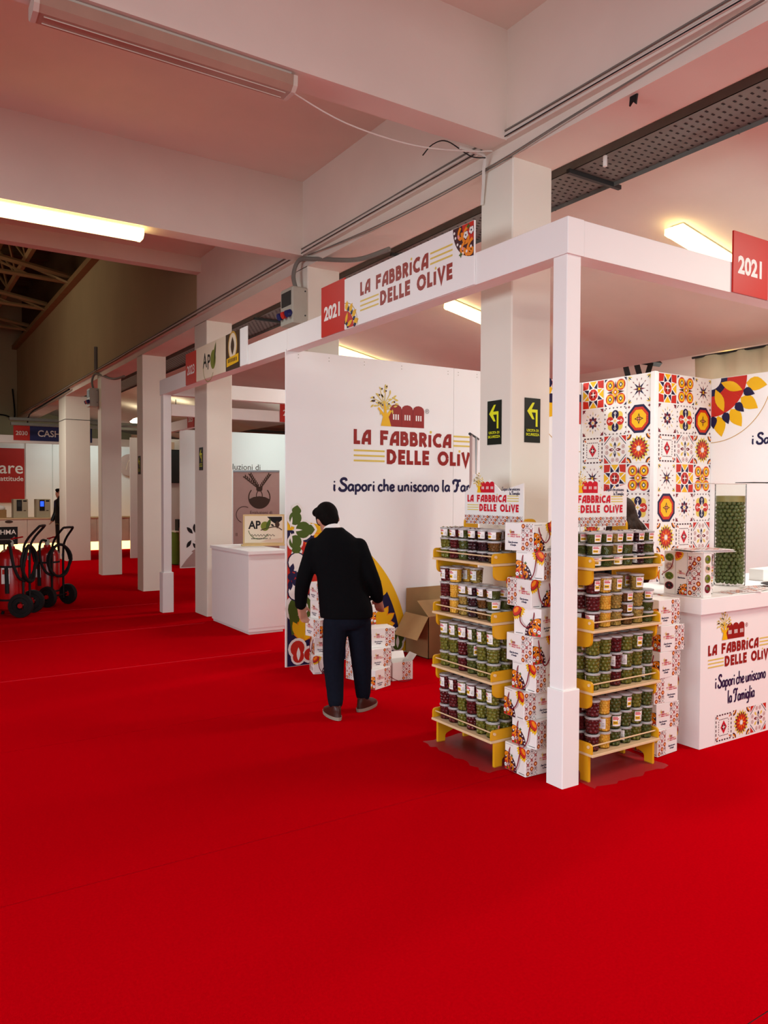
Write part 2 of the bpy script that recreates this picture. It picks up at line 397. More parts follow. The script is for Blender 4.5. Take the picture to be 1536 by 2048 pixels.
def tree_house(a, x, z, W, tcol='yel', lcol='lyel', bcol='dred'):
    # barn with three arched roofs, and an olive tree
    bx0, bx1, b0, b1 = x+.252*W, x+.542*W, z+.123*W, z+.272*W
    pts = [(bx0+.02*W, b0), (bx1, b0), (bx1, b1-.035*W)]
    n = 3; wd = (bx1-bx0-.02*W)/n
    for k in range(n):
        cx = bx1-wd*(k+.5)
        for i in range(7):
            A = PI*i/6; pts.append((cx+wd/2*math.cos(A), b1-.035*W+.03*W*math.sin(A)))
    pts += [(bx0, b0+.06*W)]
    a.poly(bcol, pts, 1)
    for k in range(n):
        cx = bx1-wd*(k+.5)
        for j in (-1, 0, 1): a.rect('white', cx+j*.018*W-.005*W, cx+j*.018*W+.005*W, b0+.045*W, b0+.08*W, 2)
        if k: a.rect('wine', bx1-wd*k-.001*W, bx1-wd*k+.001*W, b0, b1-.035*W, 2)
    tx = x+.235*W
    a.poly(tcol, [(tx-.035*W, b0), (tx+.045*W, b0), (tx+.025*W, b0+.06*W), (tx+.05*W, b0+.1*W), (tx+.035*W, b0+.105*W), (tx+.012*W, b0+.08*W), (tx-.002*W, b0+.16*W), (tx-.014*W, b0+.16*W), (tx-.01*W, b0+.08*W), (tx-.05*W, b0+.12*W), (tx-.058*W, b0+.11*W), (tx-.018*W, b0+.06*W)], 3)
    rnd = random.Random(3)
    for i in range(34):
        an = rnd.uniform(0, 360); rr = rnd.uniform(.03, .105)*W
        cx, cz = tx-.012*W+rr*math.cos(R(an))*1.05, b0+.165*W+rr*math.sin(R(an))*.85
        a.petal(lcol, cx, cz, an+rnd.uniform(-40, 40), -.016*W, .016*W, .012*W, 3)
        if i % 3 == 0: a.disc('choc', cx+.01*W, cz, .0065*W, 4, 6)
    for i in range(6):
        a.stroke(lcol, [(tx-.008*W, b0+.14*W), (tx-.012*W+.08*W*math.cos(R(20+i*30)), b0+.16*W+.07*W*math.sin(R(20+i*30)))], .005*W, 3)
def logo(a, x, z, W, red='dred', house=True, hk=1):
    h = .094*W*hk; b2 = z-.12*W*hk
    deco(a, red, 'LA', x, x+.127*W, z, h); deco(a, red, 'FABBRICA', x+.197*W, x+.771*W, z, h)
    deco(a, red, 'DELLE', x+.247*W, x+.585*W, b2, h); deco(a, red, 'OLIVE', x+.656*W, x+W, b2, h)
    for k in range(3):
        zz = z+h*(.12+.34*k); a.rect('lyel', x+.789*W, x+W, zz, zz+h*.12)
        zz = b2+h*(.12+.34*k); a.rect('lyel', x, x+.231*W, zz, zz+h*.12)
    if house: tree_house(a, x, z, W)

# ------------------------------------------------------------------ printed motifs
def sym4(fn):
    for k in range(4): fn(k*90)
def rot(x, z, a):
    c, s = math.cos(R(a)), math.sin(R(a)); return (x*c-z*s, x*s+z*c)
def rp(a, col, pts, ang, l): a.poly(col, [rot(x, z, ang) for x, z in pts], l)
def tile1(a):
    for k in range(4):
        rp(a, 'red', [(.49, .49), (.2, .49), (.24, .24), (.49, .2)], k*90, 1)
        rp(a, 'yel', [(.17, .49), (-.17, .49), (0, .27)], k*90, 1)
        rp(a, 'navy', [(.2, .44), (.03, .25), (.19, .2)], k*90, 1)
        rp(a, 'navy', [(-.2, .44), (-.03, .25), (-.19, .2)], k*90, 1) if k % 2 == 0 else rp(a, 'yel', [(-.2, .44), (-.03, .25), (-.19, .2)], k*90, 1)
    a.disc('red', 0, 0, .22, 2, 8, a0=R(22.5)); a.star('choc', 0, 0, .2, .05, 4, 3, 45); a.star('white', 0, 0, .16, .03, 4, 4)
def tile2(a):
    for sx in (-1, 1):
        for sz in (-1, 1):
            x, z = sx*.24, sz*.25
            a.disc('red', x, z, .2, 2, 16); a.rect('org', x-.14, x+.14, z-.15, z+.15, 3); a.disc('yel', x, z, .15, 4, 10)
            a.dia('navy', x, z, .09, .1, 5); a.dia('white', x, z, .05, .055, 6)
            rp(a, 'navy', [(.49, .49), (.38, .49), (.49, .36)], {(1, 1): 0, (-1, 1): 90, (-1, -1): 180, (1, -1): 270}[(sx, sz)], 1)
    a.star('choc', 0, 0, .4, .1, 4, 1); a.dia('yel', 0, 0, .17, .19, 7); a.dia('red', 0, 0, .09, .1, 8); a.dia('white', 0, 0, .05, .055, 9)
def tile3(a):
    a.star('wine', 0, 0, .27, .06, 4, 2); a.star('navy', 0, 0, .3, .07, 4, 3, 45); a.star('yel', 0, 0, .1, .03, 4, 4, 45)
    for k in range(12): a.petal('wine', 0, 0, 15+30*k, .3, .4, .03, 2)
    for k in range(4):
        an = 45+90*k; x, z = .66*math.cos(R(an)), .66*math.sin(R(an))
        for d in (-30, 0, 30): a.petal('navy' if d == 0 else 'lyel', x, z, an+180+d, .0, .17, .05, 1)
def tile4(a):
    for k in range(8): a.petal('navy' if k % 2 == 0 else 'wine', 0, 0, 45*k, .04, .24, .12, 2)
    a.star('white', 0, 0, .12, .05, 8, 3); a.disc('yel', 0, 0, .04, 4, 8)
    for k in range(16): a.petal('lyel' if k % 2 == 0 else 'navy', 0, 0, 22.5*k, .27, .42 if k % 2 == 0 else .36, .03, 2)
    for k in range(4):
        rp(a, 'wine', [(.49, .49), (.34, .49), (.4, .42), (.36, .36), (.42, .4), (.49, .34)], k*90, 1)
        rp(a, 'navy', [(.49, .49), (.44, .49), (.49, .44)], k*90, 2)
def tile5(a):
    for k in range(4): a.disc('lyel', *rot(.19, .19, 90*k), .15, 1, 14)
    for k in range(2):
        for s in (-1, 1):
            x, z = (0, s*.23) if k == 0 else (s*.23, 0)
            a.disc('navy' if k == 0 else 'red', x, z, .16, 2+k, 16); a.dia('white', x*1.2, z*1.2, .06, .06, 5); a.dia('navy' if k == 0 else 'red', x*1.2, z*1.2, .03, .03, 6)
    a.star('white', 0, 0, .24, .08, 4, 7); a.star('lyel', 0, 0, .1, .035, 4, 8)
    for k in range(4):
        for i in range(6):
            t = -.42+.168*i; rp(a, 'choc', [(t-.04, .49), (t+.04, .49), (t, .43)], 90*k, 1)
def tile6(a):
    for r, c, l in ((.52, 'navy', 1), (.43, 'red', 2), (.33, 'yel', 3)): a.disc(c, 0, 0, r, l, 8, rz=r*1.02, a0=R(22.5))
    a.star('choc', 0, 0, .2, .08, 4, 4); a.star('yel', 0, 0, .13, .05, 4, 5); a.star('wine', 0, 0, .1, .05, 4, 6, 45); a.disc('pink', 0, 0, .03, 7, 6)
    for k in range(8):
        for i in (-1, 0, 1):
            p = rot(.352, i*.07, 45*k); a.disc('org', p[0], p[1], .012, 5, 5)
    for k in range(4): a.star('wine', *rot(.43, .43, 90*k), .06, .03, 4, 1)
def tile7(a):
    for k in range(4):
        for i in range(6):
            t = -.42+.15*i; rp(a, 'choc', [(t, .42), (t+.09, .42), (t+.09, .47), (t, .47)], 90*k, 1)
        for i in range(6):
            t = -.26+.088*i; rp(a, 'choc', [(t, .27), (t+.055, .27), (t+.055, .3), (t, .3)], 90*k, 1)
        an = 45+90*k; a.petal('red', 0, 0, an, .44, .58, .06, 1); a.petal('org', 0, 0, an, .47, .55, .03, 2)
    a.dia('crim', 0, 0, .18, .24, 2); a.star('choc', 0, 0, .12, .07, 4, 3, 45); a.star('white', 0, 0, .1, .03, 4, 4)
def tile8(a):
    for k in range(4):
        a.petal('navy' if k % 2 else 'wine', 0, 0, 90*k, .02, .28, .11, 2); a.petal('white', 0, 0, 90*k, .06, .17, .04, 3)
        a.petal('lyel', 0, 0, 45+90*k, .1, .34, .1, 1, bias=.7)
        for s in (-1, 1):
            p = rot(.37, s*.1, 90*k); a.disc('dred', p[0], p[1], .07, 1, 12); a.disc('white', p[0], p[1], .052, 2, 12); a.disc('dred', p[0], p[1], .026, 3, 8)
        rp(a, 'red', [(.49, .49), (.27, .49), (.49, .27)], 90*k, 1); rp(a, 'navy', [(.21, .49), (.17, .49), (.49, .17), (.49, .21)], 90*k, 1)
def tile9(a):
    for k in range(16):
        a.petal('lyel', 0, 0, 22.5*k+11, .2, .47, .12, 1); a.petal('choc', 0, 0, 22.5*k, .15, .4, .1, 2); a.petal('red', 0, 0, 22.5*k, .08, .34, .1, 3); a.petal('org', 0, 0, 22.5*k, .08, .24, .05, 4) if k % 2 == 0 else None
    a.disc('white', 0, 0, .08, 5, 12)
    for k in range(4):
        x, z = rot(.5, .5, 90*k)
        for r, c, l in ((.2, 'choc', 1), (.15, 'org', 2), (.1, 'white', 3), (.06, 'wine', 4)): a.sector(c, x, z, 0, r, 180+90*k, 270+90*k, l, 6)
TILEFN = [tile1, tile2, tile3, tile4, tile5, tile6, tile7, tile8, tile9]
TILEMESH = []
def tile_mesh(i, size, eps=.0006):
    a = Art(eps); a.at(0, 0, size*.97); a.rect('white', -.5, .5, -.5, .5, .3); TILEFN[i](a); return a.mesh('tile')
TILEMESH = [tile_mesh(i, .333) for i in range(9)]

def sunflower(a, k=1., a0=0, a1=360, ring=True):
    span = a1-a0; f = lambda n: range(int(round(n*span/360)))
    a.sector('navy', 0, 0, .12*k, .2*k, a0, a1, 1); a.sector('red', 0, 0, .2*k, .44*k, a0, a1, 1); a.sector('white', 0, 0, 0, .12*k, a0, a1, 2)
    for i in f(8): a.petal('yel', 0, 0, a0+22.5+45*i, .13*k, .42*k, .11*k, 3)
    for i in f(16):
        a.petal('yel', 0, 0, a0+11.25+22.5*i, .44*k, .69*k, .155*k, 1, bias=.42); a.petal('navy', 0, 0, a0+22.5*i if i else a0+3, .43*k, .58*k, .1*k, 2, bias=.35)
    if ring: a.sector('gold', 0, 0, .735*k, .742*k, a0, a1, 1, 30)
def curl(a, c, x, z, s, ang, w, l, flip=1):
    pts = [(0, 0), (.5, .12), (.9, .5), (.85, .95), (.5, 1.05), (.3, .8), (.5, .65)]
    q = []
    for px, pz in pts:
        p = rot(px*s, flip*pz*s, ang); q.append((x+p[0], z+p[1]))
    a.stroke(c, q, w, l, 4)
def flower(a, x, z, r, c, out='white', mid='navy', l=3, n=5, a0=90, nn=None):
    for i in range(nn or n):
        an = a0+360/n*i; p = (x+r*.55*math.cos(R(an)), z+r*.55*math.sin(R(an)))
        a.disc(out, p[0], p[1], r*.5, l, 12); a.disc(c, p[0], p[1], r*.42, l+1, 12)
    a.disc(mid, x, z, r*.26, l+2, 8)
def majolica_small(a, k, mirror=1):
    # quarter medallion in the lower corner of a bag: dark ground, orange scrolls, white buds
    n = 12
    a.poly('choc', [(0, 0)]+[(mirror*k*math.cos(PI/2*i/n), k*1.02*math.sin(PI/2*i/n)) for i in range(n+1)], 1)
    m = mirror
    a.poly('red', [(0, 0), (m*.55*k, 0), (m*.5*k, .35*k), (m*.2*k, .6*k), (0, .55*k)], 2)
    for (x, z, s, an) in ((.05, .5, .36, 20), (.3, .1, .36, 30), (.1, .85, .2, -50), (.62, .05, .26, 40), (.32, .52, .3, 0)):
        curl(a, 'org', m*x*k, z*k, s*k, an if m > 0 else 180-an, .1*k, 3, m)
    for (x, z) in ((.32, .82), (.62, .6), (.86, .3), (.5, .84), (.92, .14), (.76, .52), (.12, .72)): a.disc('white', m*x*k, z*k, .045*k, 4, 8)
    for (x, z) in ((.36, .33), (.1, .25)): flower(a, m*x*k, z*k, .12*k, 'white', 'navy', 'navy', 4)
    a.petal('pink', m*.5*k, .7*k, 60, -.07*k, .07*k, .1*k, 4); a.petal('pink', m*.72*k, .3*k, 60, -.08*k, .08*k, .1*k, 4)
    for (x, z) in ((.6, .86), (.25, .1)): a.star('green', m*x*k, z*k, .1*k, .05*k, 4, 4)
def ministrip(a, w, h, nx=3, ny=6):
    cw, ch = w/nx, h/ny
    for i in range(nx):
        for j in range(ny):
            x, z = (i+.5)*cw, (j+.5)*ch; r = min(cw, ch)*.52; t = (i*2+j*3) % 5
            if t == 0: a.disc('dred', x, z, r, 1, 12); a.disc('org', x, z, r*.62, 2, 10); a.disc('white', x, z, r*.25, 3, 6)
            elif t == 1: a.star('dred', x, z, r*1.25, r*.5, 4, 1, 45); a.disc('pink', x, z, r*.3, 2, 6)
            elif t == 2: a.ring('dred', x, z, r*.72, r*.92, 1, 12); a.dia('choc', x, z, r*.45, r*.45, 2)
            elif t == 3: a.star('wine', x, z, r*.6, r*.25, 4, 1); a.ring('pink', x, z, r*.8, r*.95, 1, 10)
            else: a.dia('grey', x, z, r*.55, r*.55, 1); a.dia('white', x, z, r*.3, r*.3, 2); [a.disc('dred', x+dx*r, z+dz*r, r*.25, 1, 5) for dx in (-.8, .8) for dz in (-.8, .8)]
def big_majolica():
    a = Art(.0008); rr = 1.39; n = 40
    def arc(r): return [(.004, .004)]+[(max(.004, r*math.cos(PI/2*i/n)), max(.012, r*math.sin(PI/2*i/n))) for i in range(n+1)]
    a.poly('yel', arc(rr), 1); a.poly('navy', arc(1.3), 2)
    a.poly('red', [(.004, .55), (.12, .58), (.3, .75), (.42, 1.0), (.3, 1.14), (.15, 1.2), (.004, 1.22)], 3)
    a.poly('red', [(.55, .1), (.8, .12), (.95, .3), (.8, .5), (.6, .4)], 3)
    def leafset(x, z, ang, s, cnt=4):
        for i in range(cnt): a.petal('org', x, z, ang-32+i*24, 0, s*(1-.12*abs(i-1.5)), s*.34, 4, bias=.6); a.petal('yel', x, z, ang-32+i*24, .02, s*(.95-.12*abs(i-1.5)), s*.26, 5, bias=.6)
    leafset(.42, .92, 140, .36); leafset(.5, 1.1, 175, .34); leafset(.16, .22, 75, .3); leafset(.42, .16, 95, .3, 3); leafset(1.0, .28, 40, .28); leafset(.72, .9, 100, .3, 3); leafset(.9, .62, 200, .26, 3)
    a.disc('yel', 1.06, .68, .075, 5, 16)
    for (x, z, r) in ((.86, .56, .1), (.97, .5, .07), (.82, .44, .08)): a.disc('white', x, z, r, 6, 16); a.ring('wine', x, z, r*.45, r*.55, 7, 14)
    a.disc('white', .13, .56, .15, 4, 20); a.disc('green', .14, .55, .13, 5, 20); a.sector('white', .15, .55, .06, .075, -120, 120, 6, 10); a.poly('green', [(.02, .5), (.24, .5), (.22, .36), (.05, .3)], 4)
    # five petalled white flower cut by the left edge
    for an in (75, 12, -50, -88):
        px, pz = .055+.13*math.cos(R(an)), .86+.14*math.sin(R(an)); px = max(px, .1)
        a.disc('navy', px, pz, .098, 6, 14); a.disc('white', px, pz, .086, 7, 14); a.petal('navy', .03, .86, an, .03, .13, .05, 8)
    a.disc('navy', .045, .86, .04, 9, 10)
    # green clover at the top left, red and dark trefoils at the bottom corners
    for an, d in ((80, .115), (0, .125), (-80, .115)):
        px, pz = .07+d*math.cos(R(an))*.8, 1.3+d*math.sin(R(an)); a.disc('white', px, pz, .1 if an == 0 else .085, 6, 16); a.petal('white', px, pz, an, .05, .15, .12, 6); a.disc('green', px, pz, .08 if an == 0 else .066, 7, 16); a.petal('green', px, pz, an, .02, .125, .1, 7); a.petal('white', .03, 1.3, an, .02, .13, .022, 8)
    for bx, m, c in ((.02, 1, 'red'), (1.36, -1, 'black')):
        for dx, dz, r in ((.09, .17, .1), (.22, .1, .085), (.1, .09, .08)): a.disc('white', bx+m*dx, dz, r, 6, 14)
        for dx, dz, r in ((.09, .17, .075), (.22, .1, .06), (.1, .09, .06)): a.disc(c if c == 'red' else 'green', bx+m*dx, dz, r, 7, 14)
        a.petal('white', bx+m*.1, .05, 90, 0, .13, .04, 8)
    return a

# ------------------------------------------------------------------ the hall
fl = S(MB().box(-13, 16, -11, 33, -.06, -.002).build('floor', 'dark_hole'), 'floor under the red carpet')
yb = [-11]+[-9.67+2*i for i in range(22)]
for i in range(len(yb)-1):
    MB().box(-13, 16, yb[i]+.002, yb[i+1]-.002, -.0015, 0).build('carpet_strip', 'carpet_red', fl)
for y in (4.33, 6.33, 8.33): MB().box(-12, .2, y-.012, y+.012, .0, .0012).build('carpet_seam', 'carpet_seam', fl)

cl = S(MB().box(-9, .34, -9.2, 7.0, 4.74, 4.84).build('ceiling', 'concrete_white'), 'coffered concrete ceiling above the aisle')
BEAMY = [-8.0, -5.0, -2.0, .985, 3.985]
for y in BEAMY: MB().box(-9, .345, y-.1, y+.1, 4.015, 4.75).build('cross_beam', 'concrete_white', cl)
MB().box(-9, .345, 6.84, 7.0, 4.55, 4.75).build('cross_beam', 'concrete_white', cl)
MB().box(-9, -8.6, -9.2, 7.0, 3.9, 4.75).build('edge_beam', 'concrete_white', cl)
MB().box(.34, .755, -9.2, 24, 4.02, 4.84).build('long_beam', 'concrete_white', cl)
MB().box(.39, .755, -9.2, 24, 3.915, 4.025).build('long_beam_lower', 'concrete_white', cl)
# upper hall wall, end wall and roof
S(MB().box(.345, .75, 7.0, 24, 4.83, 6.17).build('wall_upper', 'hall_plaster'), 'tall bare plaster wall above the pillars')
S(MB().box(.336, .341, 7.0, 24, 4.02, 4.84).build('trim_1', 'hall_plaster'), 'plaster skin of the long beam in the high hall')
S(MB().box(-9.2, -9, 7, 24.2, 0, 8).build('wall_hall_left', 'hall_plaster'), 'far left wall of the high hall')
S(MB().box(-9, 16, 24, 24.2, 0, 8).build('wall_end', 'hall_plaster'), 'far end wall of the hall')
rf = S(MB().box(-9, .5, 7.0, 24.2, 7.9, 8.0).build('roof', 'roof_brown'), 'dark boarded roof of the high hall')
MB().box(-9, .5, 6.98, 7.02, 4.7, 8).build('gable', 'roof_brown', rf)
MB().box(.5, .6, 7.0, 24.2, 6.1, 8).build('eave_board', 'roof_brown', rf)
for y in range(8, 24): MB().box(-9, .5, y-.06, y+.06, 7.75, 7.9).build('rafter', 'roof_brown', rf)
MB().box(.2, .42, 7.0, 24, 6.16, 6.28).build('wall_plate', 'steel_brown', rf)
for k, y0 in enumerate((9.2, 12.2, 15.2, 18.2, 21.2)):
    t = T('roof_truss', 'brown steel roof truss, %s from the aisle, high in the dark hall' % ('nearest', 'second', 'third', 'fourth', 'farthest')[k], 'truss', (0, y0, 6.3), 0, 'roof trusses in the high hall')
    MB().tube([(.3, 0, .0), (-8.6, 0, .25)], .05, 6).build('bottom_chord', 'steel_brown', t)
    MB().tube([(.3, 0, .12), (-8.6, 0, 1.5)], .06, 6).build('top_chord', 'steel_brown', t)
    for i in range(6):
        x = -.5-i*1.3
        MB().tube([(x, 0, .03+.0275*i), (x-.6, 0, .23+.2*i)], .028, 5).build('strut', 'steel_brown', t)
        MB().tube([(x-.6, 0, .23+.2*i), (x-1.3, 0, .05+.0275*i)], .028, 5).build('strut', 'steel_brown', t)
t = T('longitudinal_girder', 'brown lattice girder running along the high hall beside the wall', 'girder', (-.55, 8, 6.75))
MB().tube([(0, 0, 0), (0, 15.6, 0)], .08, 6).build('chord', 'steel_brown', t); MB().tube([(-.3, 0, .75), (-.3, 15.6, .75)], .06, 6).build('chord', 'steel_brown', t)
for i in range(10):
    MB().tube([(0, i*1.5, 0), (-.3, i*1.5+.75, .75)], .03, 5).build('brace', 'steel_brown', t); MB().tube([(-.3, i*1.5+.75, .75), (0, i*1.5+1.5, 0)], .03, 5).build('brace', 'steel_brown', t)
for i in range(5):
    MB().tube([(.8, .9+3*i, -.55), (0, .9+3*i+1.0, 0)], .035, 5).build('brace', 'steel_brown', t)

# pillars
PIL = [(-2.13, .33), (.875, .33), (3.875, .33), (6.775, .47), (9.82, .33), (12.72, .3), (16.365, .82), (20, .33)]
PW = [.755, .755, .755, .745, .785, .775, .95, .755]
pl_lab = ['behind the camera', 'beside the yellow stands', 'behind the white logo panel', 'beside the white cabinet', 'behind the second post', 'slim, with a meter box', 'wide, farthest left', 'beyond the wide pillar']
for k, (y, wy) in enumerate(PIL):
    if k in (0, 7): continue
    b = MB().cbox(.39, PW[k], y, y+wy, 0, 3.93, .008)
    o = S(b.build('pillar', 'pillar_paint', smooth=False), 'cream painted square concrete pillar '+pl_lab[k])
MB().box(.385, .955, 16.36, 17.19, 3.36, 3.372).build('joint_line', 'dark_hole', o)

# sloping ceiling above the stands
def cz(x): return 4.27-.2*(x-.755)
S(MB().prism([(.75, cz(.75)), (5.25, cz(5.25)), (5.25, cz(5.25)+.12), (.75, cz(.75)+.12)], -9.2, 24, 'y').build('ceiling_slope', 'concrete_white'), 'sloping plaster ceiling above the stands')
S(MB().box(.74, .80, -9.2, 24, 3.93, 4.4).build('trim_2', 'concrete_white'))
S(MB().box(5.25, 15, -9.2, 24, 3.62, 3.7).build('ceiling_low', 'concrete_white'), 'low flat ceiling behind the stands')
S(MB().box(14.8, 15, -9, 24, 0, 4).build('wall_far_right', 'hall_plaster'), 'far side wall behind the stands')
# cable tray
t = T('cable_tray', 'grey perforated steel cable tray running behind the concrete beam', 'cable tray', (1.0, -6, 3.98))
MB().box(0, .42, 0, 24, .0, .004).build('tray_bottom', 'grey_tray', t)
MB().box(0, .004, 0, 24, 0, .06).build('tray_side', 'grey_tray', t); MB().box(.416, .42, 0, 24, -.03, .06).build('tray_side', 'grey_tray', t)
sb = MB()
for i in range(300):
    for j in range(6): sb.box(.035+j*.065+(.03 if i % 2 else 0), .06+j*.065+(.03 if i % 2 else 0), 4+i*.055, 4.012+i*.055, -.002, -.0005)
tag(sb.build('slots', 'dark_hole', t), kind='stuff')
for y in (6.9, 9.2, 12.5): MB().box(-.05, .5, y, y+.03, -.035, -.005).build('bracket', 'dark_metal', t)
for y in (5.9, 7.5, 10): MB().tube([(.42, y, -.03), (.43, y, .02), (.43, y, .28)], .006, 5).build('hanger', 'dark_metal', t)

# fluorescent battens
def batten(label, loc, L, on, slope=0, light=0):
    t = T('fluorescent_lamp', label, 'lamp', loc, 0, 'fluorescent ceiling lamps')
    if slope: t.rotation_euler = (0, slope, 0)
    MB().prism([(-.07, 0), (.07, 0), (.05, -.025), (-.05, -.025)], 0, L, 'x').build('housing', 'lamp_body', t)
    prof = [(-.085, -.02), (-.08, -.075), (-.05, -.1), (.05, -.1), (.08, -.075), (.085, -.02)]
    MB().prism(prof, -.02, L+.02, 'x').build('diffuser', ('lamp_bright' if slope else 'lamp_on') if on else 'lamp_off', t)
    for x in (-.03, L+.005): MB().prism([(u*1.04, v*1.02) for u, v in prof], x, x+.025, 'x').build('end_cap', 'lamp_body' if not on else 'lamp_on', t)
    if not on:
        for y in (-.03, .03): MB().tube([(.02, y, -.103), (L-.02, y, -.103)], .003, 5).build('rib', 'lamp_body', t)
    if light:
        d = bpy.data.lights.new('tube', 'AREA'); d.shape = 'RECTANGLE'; d.size = L; d.size_y = .15; d.energy = light; d.color = (.93, .98, 1)
        o = bpy.data.objects.new('tube_light', d); COL.objects.link(o); o.parent = t; o.location = (L/2, 0, -.12)
batten('unlit fluorescent lamp under the nearest cross beam, top left', (-2.53, .985, 4.012), 1.3, False)
batten('lit fluorescent lamp under the second cross beam, left', (-2.55, 3.985, 4.012), 1.3, True, 0, 30)
sl = math.atan(.2)
for y, lab in ((1.12, 'behind the red number board, top right'), (4.2, 'just behind the thick pillar'), (7.25, 'above the white logo panel')):
    batten('lit fluorescent lamp on the sloping ceiling '+lab, (2.45, y, cz(2.45)-.012), 1.35, True, sl, 50 if y < 2 else 44)
batten('small lit lamp on the low ceiling behind the tiled closet', (6.6, 3.3, 3.62), 1.0, True)
# thin cable drooping from the unlit lamp, cables along the lip of the long beam
def cable(name, label, pts, r, m, k=6): return tag(MB().tube(smoothpath(pts, k), r, 6).build(name, m, smooth=True), label, 'cable')
cable('lamp_cable', 'thin pale cable drooping from the unlit lamp to the pillar head', [(-1.2, 1.04, 3.98), (-.8, 1.06, 3.9), (-.3, 1.08, 3.9), (.1, 1.06, 3.95), (.33, 1.02, 3.99)], .005, 'white_cable')
rn = random.Random(5)
for j, (m, r, dz, nm) in enumerate((('white_cable', .012, .02, 'pale'), ('grey_cable', .006, .042, 'thin grey'), ('rubber', .0035, .004, 'black'))):
    pts = [(.33-.004*j, y, 4.03+dz+rn.uniform(-.006, .006)) for y in [-8+1.2*i for i in range(27)]]
    cable('beam_cable', nm+' electric cable clipped along the lip of the long beam', pts, r, m, 3)
for j, dz in enumerate((-.05, -.075)):
    cable('slack_wire', ('upper', 'lower')[j]+' slack wire strung below the beam lip near the thick pillar', [(.36-.01*j, -.9, 4.0), (.37-.01*j, .3, 3.99+dz*.6), (.375-.01*j, 1.2, 3.97+dz), (.37-.01*j, 2.5, 3.98+dz), (.36-.01*j, 3.8, 4.0)], .004, 'grey_cable')
cable('pillar_cable', 'black cable end hanging at the head of the thick pillar', [(.1, 1.08, 3.98), (.25, 1.1, 3.99), (.33, 1.1, 3.98), (.35, 1.13, 3.9), (.365, 1.15, 3.82), (.37, 1.17, 3.68)], .012, 'white_cable')
cable('loose_wire', 'short loose black wire hanging from the cross beam end', [(-.2, 1.09, 3.86), (-.12, 1.09, 3.95), (.0, 1.09, 4.0), (.2, 1.09, 3.95), (.33, 1.09, 3.97)], .004, 'rubber')
cable('hall_wire', 'dark cable sagging along the plaster wall of the high hall', [(.32, 15.5, 3.97), (.31, 17, 3.95), (.31, 19, 3.93), (.31, 21, 3.9), (.31, 21.6, 3.7), (.31, 21.7, 3.3)], .02, 'rubber')
cable('wall_conduit', 'grey conduit rising from the beam lip on the plaster wall', [(.31, 12.8, 4.05), (.31, 12.8, 4.5)], .035, 'grey_cable')
cable('corner_wire', 'dark cable looping across the far end wall', [(-1.2, 23.9, 4.6), (-.6, 23.9, 4.15), (0, 23.9, 4.05), (.25, 23.9, 4.0), (.2, 23.9, 4.9)], .025, 'rubber')
def meter_box(label, x, y, z, pl):
    t = T('socket_box', label, 'electric box', (x, y, z), 0, 'electric socket boxes on pillars')
    MB().cbox(-.17, 0, -.12, .16, -.3, .06, .012).build('case', 'grey_plastic', t)
    MB().box(-.176, -.168, -.09, .12, -.12, .02).build('meter_window', 'dark_metal', t)
    for j, c in enumerate(('print_blue', 'print_red', 'print_blue')): MB().tube([(-.17, -.08+.09*j, -.2), (-.22, -.08+.09*j, -.22)], .036, 10).build('socket', c, t)
    for dz in (-.22, .02): MB().tube([(-.03, -.121, dz), (-.03, -.126, dz)], .008, 8).build('screw', 'dark_metal', t)
    MB().tube(smoothpath([(-.08, -.02, .05), (-.1, 0, .2), (-.06, -.05, .34), (.0, -.3, .3), (.1, -.9, .16), (.2, -1.3, .17)], 6), .022, 8).build('feed_cable', 'grey_cable', t, True)
meter_box('grey socket box with meter high on the pillar behind the number board', .39, 3.99, 3.64, 2)
meter_box('grey socket box with meter high on the slim far pillar', .39, 13.05, 3.65, 5)

t = T('beam_hook', 'small dark metal hook hanging under the long beam, upper right', 'hook', (.42, -.1, 3.914)); MB().prism([(-.02, 0), (.03, 0), (.035, -.05), (.012, -.03), (-.01, -.055)], -.006, .006, 'x').build('plate', 'black', t)
t = T('cable_clip', 'small white cable clip below the cable tray', 'clip', (1.0, .62, 3.93)); MB().cbox(-.012, .012, -.012, .012, -.03, .045, .004).build('clip_body', 'bag_paper', t)

# ------------------------------------------------------------------ stand frames (posts and headers)
t = T('booth_frame', 'white post and header frame of the olive stand at the front corner', 'booth frame')
p = MB().cbox(.012, .122, .012, .118, 0, 3.0, .003).build('post', 'white_paint', t)
MB().cbox(0, .134, 0, .127, 0, .551, .004).build('plinth', 'white_paint', p)
MB().cbox(0, .13, -.003, 3.535, 2.983, 3.185, .003).build('header_beam', 'white_paint', t)
MB().cbox(.131, 5.0, .0, .13, 2.983, 3.183, .003).build('header_beam', 'white_paint', t)
t2 = T('booth_frame', 'white post and header frame of the neighbouring stand, farther left', 'booth frame')
p = MB().cbox(.01, .12, 7.42, 7.53, 0, 3.0, .003).build('post', 'white_paint', t2)
MB().cbox(-.01, .14, 7.40, 7.55, 0, .551, .004).build('plinth', 'white_paint', p)
MB().cbox(0, .13, 3.54, 7.55, 2.983, 3.185, .003).build('header_beam', 'white_paint', t2)
MB().cbox(.131, 5.0, 7.42, 7.55, 2.983, 3.183, .003).build('header_beam', 'white_paint', t2)

